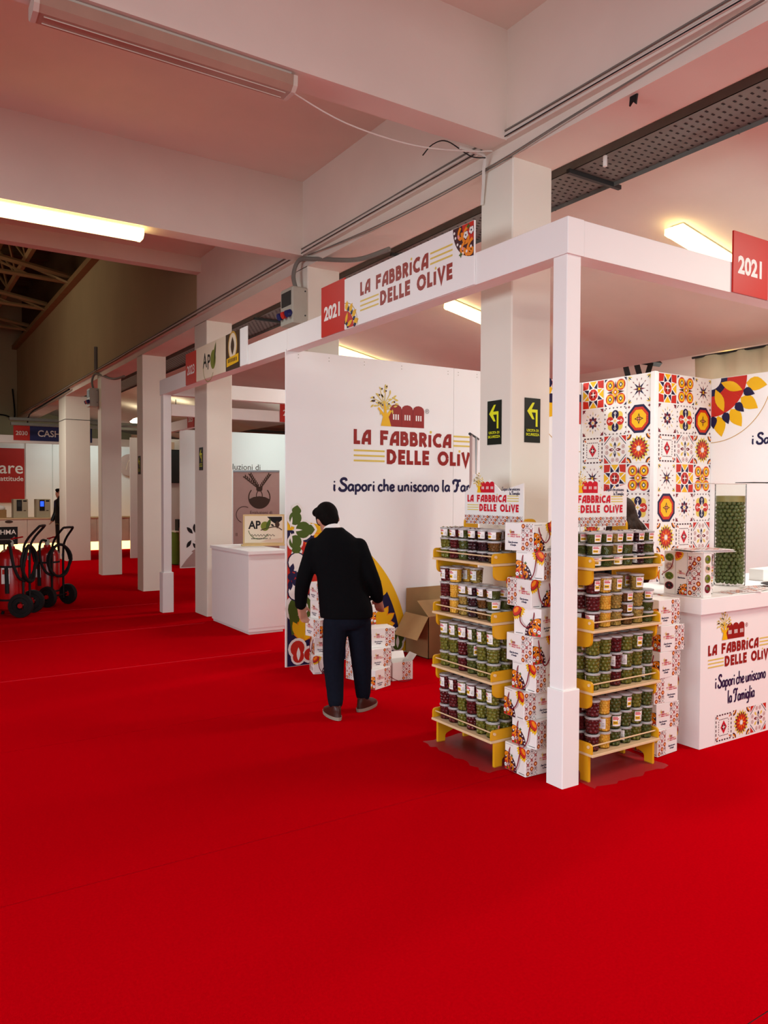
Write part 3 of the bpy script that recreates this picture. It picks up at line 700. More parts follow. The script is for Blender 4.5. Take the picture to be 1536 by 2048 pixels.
LEFT = lambda x, y, z: TR(x, y, z) @ RZ(-90)
RIGHT = lambda x, y, z: TR(x, y, z) @ RZ(90)
FRONT = TR
def board(name, label, cat, cx, cy, w, z0, z1, m, face, th=.012, group=None):
    # flat board: local x along its width, front at local -Y; origin at its lower left front corner
    t = T(name, label, cat, (cx, cy, z0), R(-90) if face == 'L' else 0, group)
    MB().box(0, w, 0, th, 0, z1-z0).build('board', m, t)
    return t
t = board('number_board', 'red number board 2021 above the header facing the aisle', 'sign', -.014, 2.83, .397, 2.985, 3.408, 'print_signred', 'L')
Art().text('white', '2021', .198, .135, .155, 1, 'CENTER', .006, .95).build('numerals', t, TR(0, 0, 0))
t = board('fascia_sign', 'white fascia sign with red deco lettering above the header', 'sign', -.014, 2.432, 1.646, 2.985, 3.39, 'panel_white', 'L')
a = Art(); logo(a, .248, .221, 1.177, house=False, hk=.95); a.build('lettering', t, TR(0, 0, 0))
a = Art(); a.at(0, .0); sunflower(a, .33, 0, 90, False); a.sector('gold', 0, 0, .205, .211, 0, 90, 1, 16); a.build('sunflower_print', t, TR(.001, 0, .004))
a = Art(); majolica_small(a, .215, -1); a.build('majolica_print', t, TR(1.643, 0, .403) @ Matrix.Diagonal((1, 1, -1, 1)))
t = board('number_board', 'red number board 2021 on the right header', 'sign', 1.516, -.014, .397, 2.985, 3.385, 'print_signred', 'F')
Art().text('white', '2021', .198, .135, .155, 1, 'CENTER', .006, .95).build('numerals', t, TR(0, 0, 0))
t = board('fascia_sign', 'white fascia sign cut by the right edge of the photo', 'sign', 1.915, -.014, 1.65, 2.985, 3.385, 'panel_white', 'F')
a = Art(); logo(a, .248, .221, 1.177, house=False, hk=.95); a.build('lettering', t, TR(0, 0, 0))
a = Art(); sunflower(a, .33, 0, 90, False); a.build('sunflower_print', t, TR(.001, 0, .004))
t = board('number_board', 'red number board 2023 on the farther header', 'sign', -.014, 6.404, .39, 2.985, 3.37, 'print_signred', 'L')
Art().text('white', '2023', .195, .12, .155, 1, 'CENTER', .003, .9).build('numerals', t, TR(0, 0, 0))
t = board('fascia_sign', 'cream fascia sign with black letters APO and an olive leaf', 'sign', -.014, 6.012, .96, 2.985, 3.38, 'print_cream', 'L')
a = Art(); a.text('black', 'A', .3, .13, .24, 1, 'CENTER', .004, .8); a.text('black', 'P', .43, .1, .24, 1, 'CENTER', .004, .8)
a.disc('olive', .57, .19, .085, 1, 16, .11); a.petal('olive', .55, .1, 68, 0, .3, .06, 2); a.petal('black', .6, .12, 75, 0, .25, .03, 2); a.sector('olive', .42, .13, .17, .18, 150, 330, 1, 14)
a.build('lettering', t, TR(0, 0, 0))
t = board('emblem_sign', 'brown emblem sign with an oval and a yellow ribbon on the farther header', 'sign', -.014, 5.05, .4, 2.985, 3.38, 'print_brown', 'L')
a = Art(); a.disc('gold', .2, .25, .13, 1, 18, .16); a.disc('cream', .2, .25, .11, 2, 18, .14); a.petal('brown', .2, .15, 90, 0, .2, .1, 3); a.poly('yel', [(.03, .04), (.37, .06), (.37, .15), (.03, .13)], 3)
for i in range(6): a.rect('brown', .07+.045*i, .095+.045*i, .08, .12, 4)
a.build('emblem_print', t, TR(0, 0, 0))
board('blank_board', 'blank white board at the end of the farther header signs', 'sign', -.014, 4.645, .19, 2.985, 3.38, 'panel_white', 'L')

# ------------------------------------------------------------------ olive stand walls
wb = S(MB().box(.0, 3.94, 3.552, 3.577, 0, 3.0).build('wall_back', 'panel_white'), 'white back wall of the olive stand')
for x0, x1 in ((-.012, 1.979), (1.982, 3.94)): MB().cbox(x0, x1, 3.537, 3.552, 0, 3.0, .001).build('panel', 'panel_white', wb)
for x in (.12, .45, .85, 1.3, 1.9, 2.04, 2.3):
    for dz in (0, .03): MB().tube([(x, 3.5375, 2.96-dz), (x, 3.535, 2.96-dz)], .005, 6).build('screw', 'grey_plastic', wb)
a = Art(.001); logo(a, .729, 2.14, 1.582, house=False); a.build('lettering', wb, TR(0, 3.536, 0))
a = Art(.001); tree_house(a, .729, 2.14, 1.582); a.build('emblem_print', wb, TR(0, 3.536, 0))
Art(.001).text('grey', '®', 1.60, 2.49, .07, 1).build('mark_print', wb, TR(0, 3.536, 0))
a = Art(.001); script(a, 'navy', 'i Sapori che uniscono la Famiglia', .495, 2.53, 1.675, .122); a.build('motto_print', wb, TR(0, 3.536, 0))
big_majolica().build('majolica_print', wb, TR(0, 3.536, .0))
a = Art(.001); sunflower(a, 1.12, 180, 270); a.build('sunflower_print', wb, TR(3.935, 3.536, 2.99))
wc = S(MB().box(3.945, 3.985, 2.475, 3.537, 0, 3.0).build('wall_closet_side', 'panel_white'), 'tile-printed side wall of the storage closet')
wd = S(MB().box(3.945, 4.965, 2.475, 2.515, 0, 3.0).build('wall_closet_front', 'panel_white'), 'tile-printed front wall of the storage closet')
MB().cbox(3.925, 3.985, 2.455, 2.515, 0, 3.005, .004).build('corner_profile', 'white_paint', wd)
ORDER = [[0, 1, 2], [3, 4, 5], [6, 7, 8], [2, 0, 1], [5, 3, 4], [8, 6, 7], [1, 2, 0], [4, 5, 3], [7, 8, 6]]
for r in range(9):
    for c in range(3):
        i = ORDER[r][c]; z = 2.833-.333*r
        obj('tile', TILEMESH[i], wc, LEFT(3.943, 3.35-.335*c, z)); obj('tile', TILEMESH[i], wd, FRONT(4.165+.322*c, 2.473, z) @ Matrix.Diagonal((.965, 1, 1, 1)))
wr = S(MB().box(4.97, 5.01, 0, 2.515, 0, 3.0).build('wall_right', 'panel_white'), 'white right wall of the olive stand')
a = Art(.001); sunflower(a, 1.0, -90, 0); a.build('sunflower_print', wr, LEFT(4.968, 2.47, 2.995))
a = Art(.001); script(a, 'navy', 'i Sapori che uniscono la Famiglia', 0, 1.75, 0, .12); a.build('motto_print', wr, LEFT(4.968, 1.965, 2.215))
# cloth awning and steel bracket behind
t = T('cloth_awning', 'beige cloth awning hanging behind the right wall', 'awning', (5.34, 0, 0))
pts = [(i*.08, .04*math.sin(i*1.3)+.02*math.sin(i*2.9)) for i in range(80)]
b = MB(); vs = []; n = len(pts)
for z in (2.7, 3.36):
    for (y, dx) in pts: vs.append((dx*(1.2 if z < 3 else .4), y-3.35, z))
b.add(vs, [(i, i+1, n+i+1, n+i) for i in range(n-1)]); o = b.build('cloth', 'fabric_cream', t, True)
md = o.modifiers.new('s', 'SOLIDIFY'); md.thickness = .004
MB().tube([(0, -3.4, 3.36), (0, 3.0, 3.36)], .014, 8).build('rail', 'dark_metal', t)
t = T('steel_bracket', 'dark steel bracing behind the tiled closet', 'bracket', (5.6, 4.3, 2.85))
for p0, p1 in (((0, 0, .75), (.3, 0, 0)), ((.25, 0, .75), (.55, 0, .1)), ((.6, 0, .7), (.35, 0, .1)), ((-.2, 0, .72), (.8, 0, .72))): MB().tube([p0, p1], .05, 4).build('steel_bar', 'dark_metal', t)

# exit signs on pillars
def exit_sign(label, M, s=1):
    t = T('exit_sign', label, 'sign', (0, 0, 0), 0, 'exit signs on the pillars'); t.matrix_world = M
    MB().box(0, .145*s, -.004, 0, 0, .305*s).build('plate', 'print_exitg', t)
    a = Art(); a.at(0, 0, s)
    a.poly('exity', [(.02, .215), (.07, .275), (.09, .275), (.062, .228), (.118, .228), (.118, .11), (.1, .11), (.1, .207), (.062, .207), (.088, .16), (.068, .16)], 1)
    a.text('exity', 'USCITA DI', .0725, .075, .024, 1, 'CENTER', .0006); a.text('exity', 'SICUREZZA', .0725, .047, .024, 1, 'CENTER', .0006)
    a.build('print', t, TR(0, -.0045, 0))
exit_sign('green exit sign with yellow arrow on the bright face of the thick pillar', TR(.512, .874, 2.008))
exit_sign('green exit sign with yellow arrow on the shaded face of the thick pillar', LEFT(.389, 1.113, 1.995))
exit_sign('small exit sign on the pillar beside the white cabinet', LEFT(.389, 7.06, 1.95))
exit_sign('small exit sign on the pillar behind the second post', LEFT(.389, 10.08, 1.95))

# ------------------------------------------------------------------ gift bags
BW, BD, BH = .215, .185, .163
def bag_prints():
    w, d, h = BW, BD, BH
    A = Art(.0005); A.at(.012, .008, 1); w2 = w*.4
    A1 = Art(.0005); A1.at(w*.58, .004); ministrip(A1, w*.4, h-.008, 3, 6)
    L1 = Art(.0005); logo(L1, w*.1, h*.55, w*.44, 'crim', True); M1 = Art(.0005); script(M1, 'navy', 'i Sapori che uniscono', w*.12, w*.46, h*.27, h*.07, 1, .2, 1); script(M1, 'navy', 'la Famiglia', w*.2, w*.4, h*.17, h*.07, 1, .2, 1)
    A2 = Art(.0005); A2.at(.004, .004); ministrip(A2, w*.4, h-.008, 3, 6)
    L2 = Art(.0005); logo(L2, w*.5, h*.55, w*.44, 'crim', True); M2 = Art(.0005); script(M2, 'navy', 'i Sapori che uniscono', w*.54, w*.88, h*.27, h*.07, 1, .2, 1); script(M2, 'navy', 'la Famiglia', w*.62, w*.82, h*.17, h*.07, 1, .2, 1)
    B1 = Art(.0005); B1.at(.001, .001); majolica_small(B1, d*.58); B1.rect('grey', d*.03, d*.4, h*.93, h*.94); B1.rect('black', d*.68, d*.95, h*.05, h*.07)
    S1 = Art(.0005); 
    for k in range(7): S1.petal('yel', 0, 0, 187+12.5*k, .02, .078, .024, 1); S1.petal('choc', 0, 0, 181+12.5*k, .02, .06, .016, 2); S1.petal('red', 0, 0, 187+12.5*k, .0, .056, .024, 3); S1.petal('org', 0, 0, 187+12.5*k, .01, .036, .01, 4)
    B2 = Art(.0005); B2.at(d-.001, .001); majolica_small(B2, d*.58, -1); B2.at(0, 0); B2.rect('black', d*.08, d*.34, h*.05, h*.07)
    S2 = Art(.0005)
    for k in range(7): S2.petal('yel', 0, 0, -83+12.5*k, .02, .078, .024, 1); S2.petal('choc', 0, 0, -89+12.5*k, .02, .06, .016, 2); S2.petal('red', 0, 0, -83+12.5*k, .0, .056, .024, 3); S2.petal('org', 0, 0, -83+12.5*k, .01, .036, .01, 4)
    return {k: v.mesh(k) for k, v in dict(A1=A1, L1=L1, M1=M1, M2=M2, A2=A2, L2=L2, B1=B1, S1=S1, B2=B2, S2=S2).items()}
BP = bag_prints()
bagbody = MB().cbox(-BW/2, BW/2, -BD/2, BD/2, 0, BH, .0025).mesh('paper_box', 'bag_paper')
def cordmesh(side, drop):
    s = side; x = s*(BW/2+.004); z0 = BH*.86
    pts = [(s*(BW/2-.002), -.045, z0), (x+s*.004, -.046, z0-.03), (x+s*.012, -.038, z0-drop*.7), (x+s*.014, -.005, z0-drop), (x+s*.012, .034, z0-drop*.72), (x+s*.004, .046, z0-.03), (s*(BW/2-.002), .045, z0)]
    return MB().tube(smoothpath(pts, 5), .0034, 6).mesh('cord', 'cord_red', True)
CORDS = {(s, d): cordmesh(s, d) for s in (-1, 1) for d in (.09, .13, .15)}
def bag(label, x, y, z, rz, group, drop=.13):
    t = T('gift_bag', label, 'bag', (x, y, z), R(rz), group)
    b = obj('paper_box', bagbody, t)
    obj('tile_print', BP['A1'], t, FRONT(-BW/2, -BD/2-.0002, 0)); obj('logo_print', BP['L1'], t, FRONT(-BW/2, -BD/2-.0002, 0)); obj('motto_print', BP['M1'], t, FRONT(-BW/2, -BD/2-.0002, 0))
    Bk = TR(BW/2, BD/2+.0002, 0) @ RZ(180)
    obj('tile_print', BP['A2'], t, Bk); obj('logo_print', BP['L2'], t, Bk); obj('motto_print', BP['M2'], t, Bk)
    r = RIGHT(BW/2+.0002, -BD/2, 0); obj('majolica_print', BP['B1'], t, r); obj('flower_print', BP['S1'], t, RIGHT(BW/2+.0002, BD/2-.002, BH-.003))
    l = LEFT(-BW/2-.0002, BD/2, 0); obj('majolica_print', BP['B2'], t, l); obj('flower_print', BP['S2'], t, LEFT(-BW/2-.0002, BD/2-.002, BH-.003))
    for s in (-1, 1): obj('handle_cord', CORDS[(s, drop)], t)
    return t
ORD = ['lowest', 'second', 'third', 'fourth', 'fifth', 'sixth', 'seventh', 'eighth', 'topmost']
tw = [(.055, .325, 178), (.085, .30, 187), (.05, .33, 176), (.085, .30, 184), (.06, .325, -88), (.08, .29, 14), (.055, .32, 88), (.09, .29, 196), (.05, .335, -82)]
for i, (x, y, rz) in enumerate(tw):
    bag('white olive gift bag, %s%s in the stack left of the white post' % (ORD[i], '' if i in (0, 8) else ' from the floor'), x, y, .004+i*(BH+.0015), rz, 'gift bags stacked left of the post', (.13, .15, .09)[i % 3])
tr = [(.985, .145, 184), (1.0, .15, -2), (.985, .15, 176), (1.005, .145, 2), (1.03, .14, -4), (1.0, .15, 1)]
for i, (x, y, rz) in enumerate(tr):
    bag('white gift bag, %s%s in the stack between stand and counter' % (ORD[i] if i < 5 else 'topmost', '' if i in (0, 5) else ' from the floor'), x, y, .004+i*(BH+.0015), rz, 'gift bags stacked beside the counter', (.13, .15, .09)[i % 3])
# the pile the man is looking at
for col, (spots, lab) in enumerate(((((.20, 3.22, 72), (.24, 3.25, -15), (.2, 3.24, -80), (.24, 3.22, -80), (.24, 3.24, -86)), 'left pile column by the man'),
                                    (((.37, 2.78, 100), (.36, 2.80, 80), (.37, 2.8, 96), (.38, 2.8, 82)), 'middle pile column behind his legs'),
                                    (((.33, 2.50, 20), (.36, 2.54, 6), (.43, 2.58, -12)), 'right pile column beyond his legs'))):
    for i, (x, y, rz) in enumerate(spots):
        top = i == len(spots)-1
        bag('white gift bag, %s%s in the %s' % ('topmost' if top else ORD[i], '' if i == 0 or top else ' from the floor', lab), x, y, .003+i*(BH+.0015), rz, 'gift bags piled by the man', .13)
# open carton beside the pile
t = T('open_gift_box', 'open empty white gift box lying right of the bag pile', 'box', (.66, 2.62, .003), R(-8))
b = MB()
for x0, x1, y0, y1 in ((-.1, .1, -.08, -.077), (-.1, .1, .077, .08), (-.1, -.097, -.08, .08), (.097, .1, -.08, .08)): b.box(x0, x1, y0, y1, 0, .16)
b.box(-.1, .1, -.08, .08, 0, .003); b.build('box_shell', 'bag_paper', t)
obj('tile_print', BP['A1'], t, FRONT(-.13, -.0805, 0))
MB().box(-.1, .1, -.002, .0, 0, .07, M=TR(0, .08, .16) @ RX(-35)).build('flap', 'bag_paper', t); MB().box(-.002, 0, -.07, .07, 0, .07, M=TR(.1, 0, .16) @ RY(40)).build('flap', 'bag_paper', t)
MB().tube(smoothpath([(-.1, -.05, .14), (-.12, -.06, .05), (-.05, -.13, .005), (.06, -.12, .004)], 5), .003, 6).build('handle_cord', 'cord_red', t)
# cardboard carton
t = T('cardboard_carton', 'large open cardboard carton with raised flaps against the white wall', 'carton', (1.64, 3.315, 0), R(0))
b = MB(); W2, D2, H2 = .29, .2, .42
for x0, x1, y0, y1 in ((-W2, W2, -D2, -D2+.006), (-W2, W2, D2-.006, D2), (-W2, -W2+.006, -D2, D2), (W2-.006, W2, -D2, D2)): b.box(x0, x1, y0, y1, 0, H2)
b.box(-W2, W2, -D2, D2, 0, .006); b.build('carton_body', 'cardboard', t)
MB().box(-W2, W2, -.005, 0, 0, .25, M=TR(0, D2, H2) @ RX(2)).build('flap', 'cardboard', t)
MB().box(-W2, W2, -.005, 0, 0, .24, M=TR(0, -D2, H2) @ RX(-55)).build('flap', 'cardboard_in', t)
MB().box(-.005, 0, -D2, D2, -.26, 0, M=TR(-W2, 0, H2) @ RY(32)).build('flap', 'cardboard_in', t)
MB().box(0, .005, -D2, D2, 0, .2, M=TR(W2, 0, H2) @ RY(50)).build('flap', 'cardboard', t)
a = Art(); a.rect('dred', -.12, -.03, .05, .24, 1)
for i in range(3):
    for j in range(2): a.rect('beige', -.105+.035*j, -.085+.035*j, .07+.06*i, .11+.06*i, 2)
a.rect('mauve', .05, .18, .16, .32, 1); a.rect('grey', .07, .16, .2, .21, 2); a.rect('grey', .07, .14, .24, .25, 2); a.rect('grey', .07, .15, .28, .29, 2)
a.build('shipping_print', t, TR(0, -D2-.001, 0))
# leaning roll-up banner seen almost edge-on
t = T('rollup_banner', 'white roll-up banner seen edge-on between carton and yellow stand', 'banner')
b = MB(); q = [(1.46, 2.62, .05), (1.72, 2.93, .05), (1.88, 3.02, 2.2), (1.65, 2.85, 2.23)]
nrm = Vector((.7, -.7, 0))*.012
b.add(q+[tuple(Vector(p)+nrm) for p in q], [(3, 2, 1, 0), (4, 5, 6, 7), (0, 1, 5, 4), (1, 2, 6, 5), (2, 3, 7, 6), (3, 0, 4, 7)]); b.build('sheet', 'banner_back', t)
b = MB(); e = [(1.452, 2.612, .05), (1.49, 2.655, .05), (1.675, 2.868, 2.227), (1.642, 2.842, 2.23)]; n2 = Vector((-.7, .7, 0))*.004
b.add([tuple(Vector(p)+n2) for p in e]+[tuple(Vector(p)-n2*4) for p in e], [(3, 2, 1, 0), (4, 5, 6, 7), (0, 1, 5, 4), (1, 2, 6, 5), (2, 3, 7, 6), (3, 0, 4, 7)]); b.build('edge_hem', 'print_mauve', t)
MB().tube([(1.62, 2.82, 2.235), (1.90, 3.03, 2.205)], .014, 8).build('top_rail', 'dark_metal', t)
MB().tube([(1.70, 2.86, .06), (1.79, 2.93, 2.22)], .012, 8).build('support_pole', 'steel_grey', t)
MB().tube([(1.44, 2.59, .045), (1.74, 2.95, .045)], .044, 10).build('cassette', 'steel_grey', t)

# ------------------------------------------------------------------ counter and what stands on it
t = T('sales_counter', 'white sales counter with olive logo and printed tiles', 'counter', (1.243, 0, 0))
MB().box(0, 2.2, .0, .7, 0, .886).build('body', 'white_paint', t)
MB().cbox(-.045, 2.3, -.035, .74, .886, .988, .004).build('worktop', 'white_paint', t)
a = Art(.0008); logo(a, .08, .6, .737, house=False); a.build('lettering', t, TR(0, -.001, 0))
a = Art(.0008); tree_house(a, .08, .6, .737); a.build('emblem_print', t, TR(0, -.001, 0))
Art(.0008).text('dred', '®', .49, .755, .04, 1).build('mark_print', t, TR(0, -.001, 0))
a = Art(.0008); script(a, 'navy', 'i Sapori che uniscono', .16, .745, .377, .085); script(a, 'navy', 'la Famiglia', .3, .615, .262, .085); a.build('motto_print', t, TR(0, -.001, 0))
for j, i in enumerate((6, 8, 7)): obj('tile', TILEMESH[i], t, TR(.26+.2*j, -.001, .107) @ Matrix.Scale(.585, 4))
t = T('gift_box', 'tall white gift box with olive photos standing on the counter corner', 'box', (1.25, -.01, .989))
MB().cbox(0, .085, 0, .3, 0, .285, .002).build('carton', 'bag_paper', t)
LM = LEFT(-.0006, .3, 0)
a = Art(.0004); a.at(.185, .005); ministrip(a, .095, .26, 3, 8); a.build('tile_print', t, LM)
a = Art(.0004); a.rect('grey', .089, .091, .0, .285); a.rect('grey', .178, .18, 0, .285)
for z in (.245, .185, .12, .055):
    a.disc(('olive', 'wine', 'beige', 'choc')[int(z*100) % 4], .042, z, .034, 1, 16, .026)
    for k in range(6): a.disc(('green', 'black', 'mauve', 'wine')[int(z*100) % 4], .042+.018*math.cos(k), z+.014*math.sin(k), .009, 2, 8)
a.build('photo_print', t, LM)
a = Art(.0004); logo(a, .105, .145, .06, 'crim'); a.build('logo_print', t, LM); a = Art(.0004); script(a, 'navy', 'i Sapori che uniscono', .107, .165, .11, .012, 1, .2, 1); a.build('motto_print', t, LM)
a = Art(.0004); a.at(.177, .002); majolica_small(a, .075, -1); a.build('majolica_print', t, LM)
a = Art(.0004)
for k in range(9): a.petal('yel', 0, 0, -90+10*k, .03, .06, .02, 1); a.petal('red' if k % 2 else 'org', 0, 0, -90+10*k, .0, .05, .02, 2)
a.build('flower_print', t, LEFT(-.0006, .205, .283))
a = Art(.0004)
for z in (.245, .185, .12, .055): a.disc(('olive', 'wine', 'beige', 'choc')[int(z*100) % 4], .042, z, .03, 1, 16, .028); a.disc('green', .05, z, .012, 2, 8); a.disc('grey', .033, z+.005, .012, 2, 8)
a.build('photo_print', t, TR(0, -.0006, 0))
MB().tube(smoothpath([(-.003, .225, .24), (-.02, .23, .18), (-.015, .3, .13), (.0, .31, .12)], 5), .003, 6).build('handle_cord', 'cord_red', t); MB().tube(smoothpath([(-.003, .06, .25), (-.018, .08, .2), (-.02, .11, .15), (-.01, .12, .13)], 5), .003, 6).build('handle_cord', 'cord_red', t)
for i in range(5):
    dx, dy, rz = rn.uniform(-.02, .05), rn.uniform(-.02, .02), rn.uniform(-6, 6)
    t = T('leaflet', 'printed leaflet, %s of the pile on the gift box' % ('lowest', 'second', 'third', 'fourth', 'topmost')[i], 'leaflet', (1.36+dx, .1+dy, 1.2755+.0042*i), R(rz-10), 'leaflets on the gift box')
    MB().box(-.16, .17, -.1, .1, 0, .0036).build('sheet', 'bag_paper', t)
    a = Art(.0003); a.at(-.16, -.1); ministrip(a, .3, .18, 8, 5); a.build('tile_print', t, TR(0, 0, .0036) @ RX(-90))
for i, (x, y, rz) in enumerate(((1.66, .06, 5), (1.75, .04, -8), (1.9, .05, 12), (2.05, .1, -4))):
    t = T('leaflet', 'printed leaflet lying on the counter, %s from the gift box' % ('first', 'second', 'third', 'fourth')[i], 'leaflet', (x, y, .9885+.003*i), R(rz), 'leaflets on the counter')
    MB().box(-.12, .12, -.07, .07, 0, .0028).build('sheet', 'bag_paper', t)
    a = Art(.0003); a.at(-.11, -.06); ministrip(a, .2, .11, 6, 4); a.build('tile_print', t, TR(0, 0, .0028) @ RX(-90))
tag(MB().lathe([(0, 0), (.05, .004), (.08, .014), (.082, .018), (.05, .009), (0, .006)], 24).build('serving_dish', 'black', smooth=True, M=TR(2.2, .07, 1.004) @ Matrix.Diagonal((1.7, .8, 1, 1))), 'flat black oval dish on the counter beside the vase', 'dish')
tag(MB().cbox(-.14, .14, -.06, .06, 0, .09, .003).build('white_box', 'bag_paper', M=TR(2.62, .38, .989)), 'low white box on the counter right of the vase', 'box')
bag('white olive gift bag standing on the counter behind the gift box', 1.78, .56, .989, -75, 'gift bags on the counter')
# vase of green olives
VX, VY, VZ, VR, VH = 2.055, .33, .998, .105, .74
t = T('glass_vase', 'tall clear glass cylinder filled with green olives on the counter', 'vase', (VX, VY, VZ-.008))
MB().lathe([(0, .0), (VR, .0), (VR+.002, .006), (VR+.002, VH)], 40).build('glass_wall', 'clear_glass', t, True)
MB().lathe([(VR+.002, VH), (VR-.004, VH)], 40).build('rim', 'clear_lid', t, True)
tag(MB().lathe([(0, .61), (VR-.006, .61), (VR-.006, .655), (0, .656)], 32).build('brine', 'brine', t, True))
ov = MB().ell((0, 0, 0), (.0158, .0152, .0172), 10, 7).mesh('olive', 'olive_vase', True)
core = MB(); cnt = 0
camd = Vector((-3.155-VX, -3.033-VY, 0)).normalized()
core.lathe([(0, .02), (VR-.034, .02), (VR-.034, .6), (0, .6)], 18)
cand = []
for lay in range(22):
    for j in range(18):
        an = 2*PI*(j+.5*(lay % 2))/18+rn.uniform(-.05, .05); z = VZ+.02+lay*.0272+rn.uniform(-.003, .003)
        d = Vector((math.cos(an), math.sin(an), 0)); rr = VR-.0185-rn.uniform(0, .003)
        cand.append((d.dot(camd), (VX+d.x*rr, VY+d.y*rr, z)))
cand.sort(key=lambda c: -c[0])
for k, (dd, p) in enumerate(cand):
    if k < 290:
        o = obj('olive', ov); o.location = p; o.rotation_euler = (rn.uniform(-.5, .5), rn.uniform(-.5, .5), rn.uniform(0, 6)); tag(o, 'green olive packed in the tall glass cylinder on the counter', 'olive', 'olives in the glass cylinder')
    else: core.ell((p[0]-VX, p[1]-VY, p[2]-VZ), (.0158, .0152, .0172), 8, 5)
tag(core.build('packed_olives', 'olive_vase', smooth=True, M=TR(VX, VY, VZ)), 'mass of green olives at the back of the glass cylinder', 'olives', kind='stuff')
t = T('card_lid', 'printed white card lying across the top of the glass vase', 'card', (VX-.02, VY-.04, VZ-.008+VH+.001), R(-20))
MB().box(-.26, .16, -.13, .13, 0, .005).build('card', 'bag_paper', t); MB().cbox(.08, .24, -.1, .1, .005, .014, .004).build('dark_end', 'black', t)

# ------------------------------------------------------------------ yellow display stands
SHZ = [.155, .51, .865, 1.22]
def rounded(pts, r, corners, n=5):
    out = []; N = len(pts)
    for i, p in enumerate(pts):
        if i in corners:
            p = Vector(p); a = (Vector(pts[i-1])-p).normalized(); b = (Vector(pts[(i+1) % N])-p).normalized()
            for k in range(n+1):
                t = k/n; out.append(tuple(p+a*r*(1-t)**2+b*r*t**2))
        else: out.append(tuple(p))
    return out
def stand(label, M):
    # local: x along the width (0..0.58), front at y=0, depth 0.36
    t = T('display_stand', label, 'display stand'); t.matrix_world = M
    for x in (.0, .565):
        sb = MB()
        sb.prism(rounded([(.25, .0), (.36, .0), (.36, 1.5), (.25, 1.5)], .045, (2, 3)), x, x+.018, 'x')
        sb.prism(rounded([(.03, 0), (.09, 0), (.09, .05), (.25, .1), (.25, .152), (.03, .152)], .02, (2,)), x, x+.018, 'x')
        s = sb.build('side_board', 'yellow_board', t)
        for z in SHZ[1:]: MB().prism(rounded([(.02, z-.003), (.02, z-.085), (.19, z-.1), (.25, z-.19), (.25, z-.003)], .04, (1, 2)), x, x+.018, 'x').build('arm', 'yellow_board', s)
        for z in SHZ: MB().prism(rounded([(.0, z+.015), (.33, z+.015), (.33, z+.075), (.0, z+.075)], .025, (3,)), x-.008 if x == 0 else x+.01, x+.004 if x == 0 else x+.022, 'x').build('shelf_lip', 'yellow_board', s)
    for z in SHZ:
        sh = MB().cbox(-.008, .592, -.008, .345, z, z+.014, .003).build('shelf', 'birch', t)
        MB().tube([(-.012, .02, z+.055), (.59, .02, z+.055)], .0045, 8).build('rail', 'birch', sh)
        for x in (-.016, .598): MB().tube([(x, .02, z+.055), (x+.01 if x < 0 else x-.01, .02, z+.055)], .009, 8).build('peg', 'birch', sh)
    # header card with a cut-out outline
    out = [(.0, 0), (.57, 0), (.57, .265), (.36, .215), (.33, .24), (.25, .29), (.19, .25), (.15, .32), (.09, .33), (.06, .24), (.0, .21)]
    c = MB().prism([(x+.005, z+1.455) for x, z in out], .255, .263, 'y').build('header_card', 'bag_paper', t)
    a = Art(.0006); logo(a, .035, 1.455+.145, .5, 'crim', False); a.build('lettering', c, TR(0, .254, 0)); a = Art(.0006); tree_house(a, .035, 1.6, .5, bcol='crim'); a.build('emblem_print', c, TR(0, .254, 0))
    a = Art(.0006); script(a, 'navy', 'i Sapori che uniscono', .37, .545, 1.675, .022, 1, .13, 2); script(a, 'navy', 'la Famiglia', .45, .545, 1.648, .022, 1, .13, 2); a.build('motto_print', c, TR(0, .254, 0))
    a = Art(.0006); a.at(.006, 1.456); ministrip(a, .565, .058, 30, 3); a.build('tile_print', c, TR(0, .254, 0))
    return t
ML = TR(-.13, 1.04, 0) @ RZ(-90); MR = TR(.2, -.038, 0)
stand('yellow wooden display stand left of the white post', ML)
stand('yellow wooden display stand right of the white post', MR)
for lab, M in (('left', ML), ('right', MR)):
    b = MB(); rs = random.Random(3 if lab == 'left' else 9); nx, ny = 14, 9; vs = []
    for j in range(ny):
        for i in range(nx):
            e = i in (0, nx-1) or j in (0, ny-1)
            vs.append((-.04+.66*i/(nx-1)+(rs.uniform(-.02, .02) if e else 0), -.05+.48*j/(ny-1)+(rs.uniform(-.025, .02) if e else 0), .0025+(0 if e else rs.uniform(0, .004))))
    b.add(vs, [(j*nx+i, j*nx+i+1, (j+1)*nx+i+1, (j+1)*nx+i) for j in range(ny-1) for i in range(nx-1)])
    tag(b.build('plastic_sheet', 'clear_film', smooth=True, M=M), 'crumpled clear plastic sheet on the carpet under the %s yellow stand' % lab, 'plastic sheet')

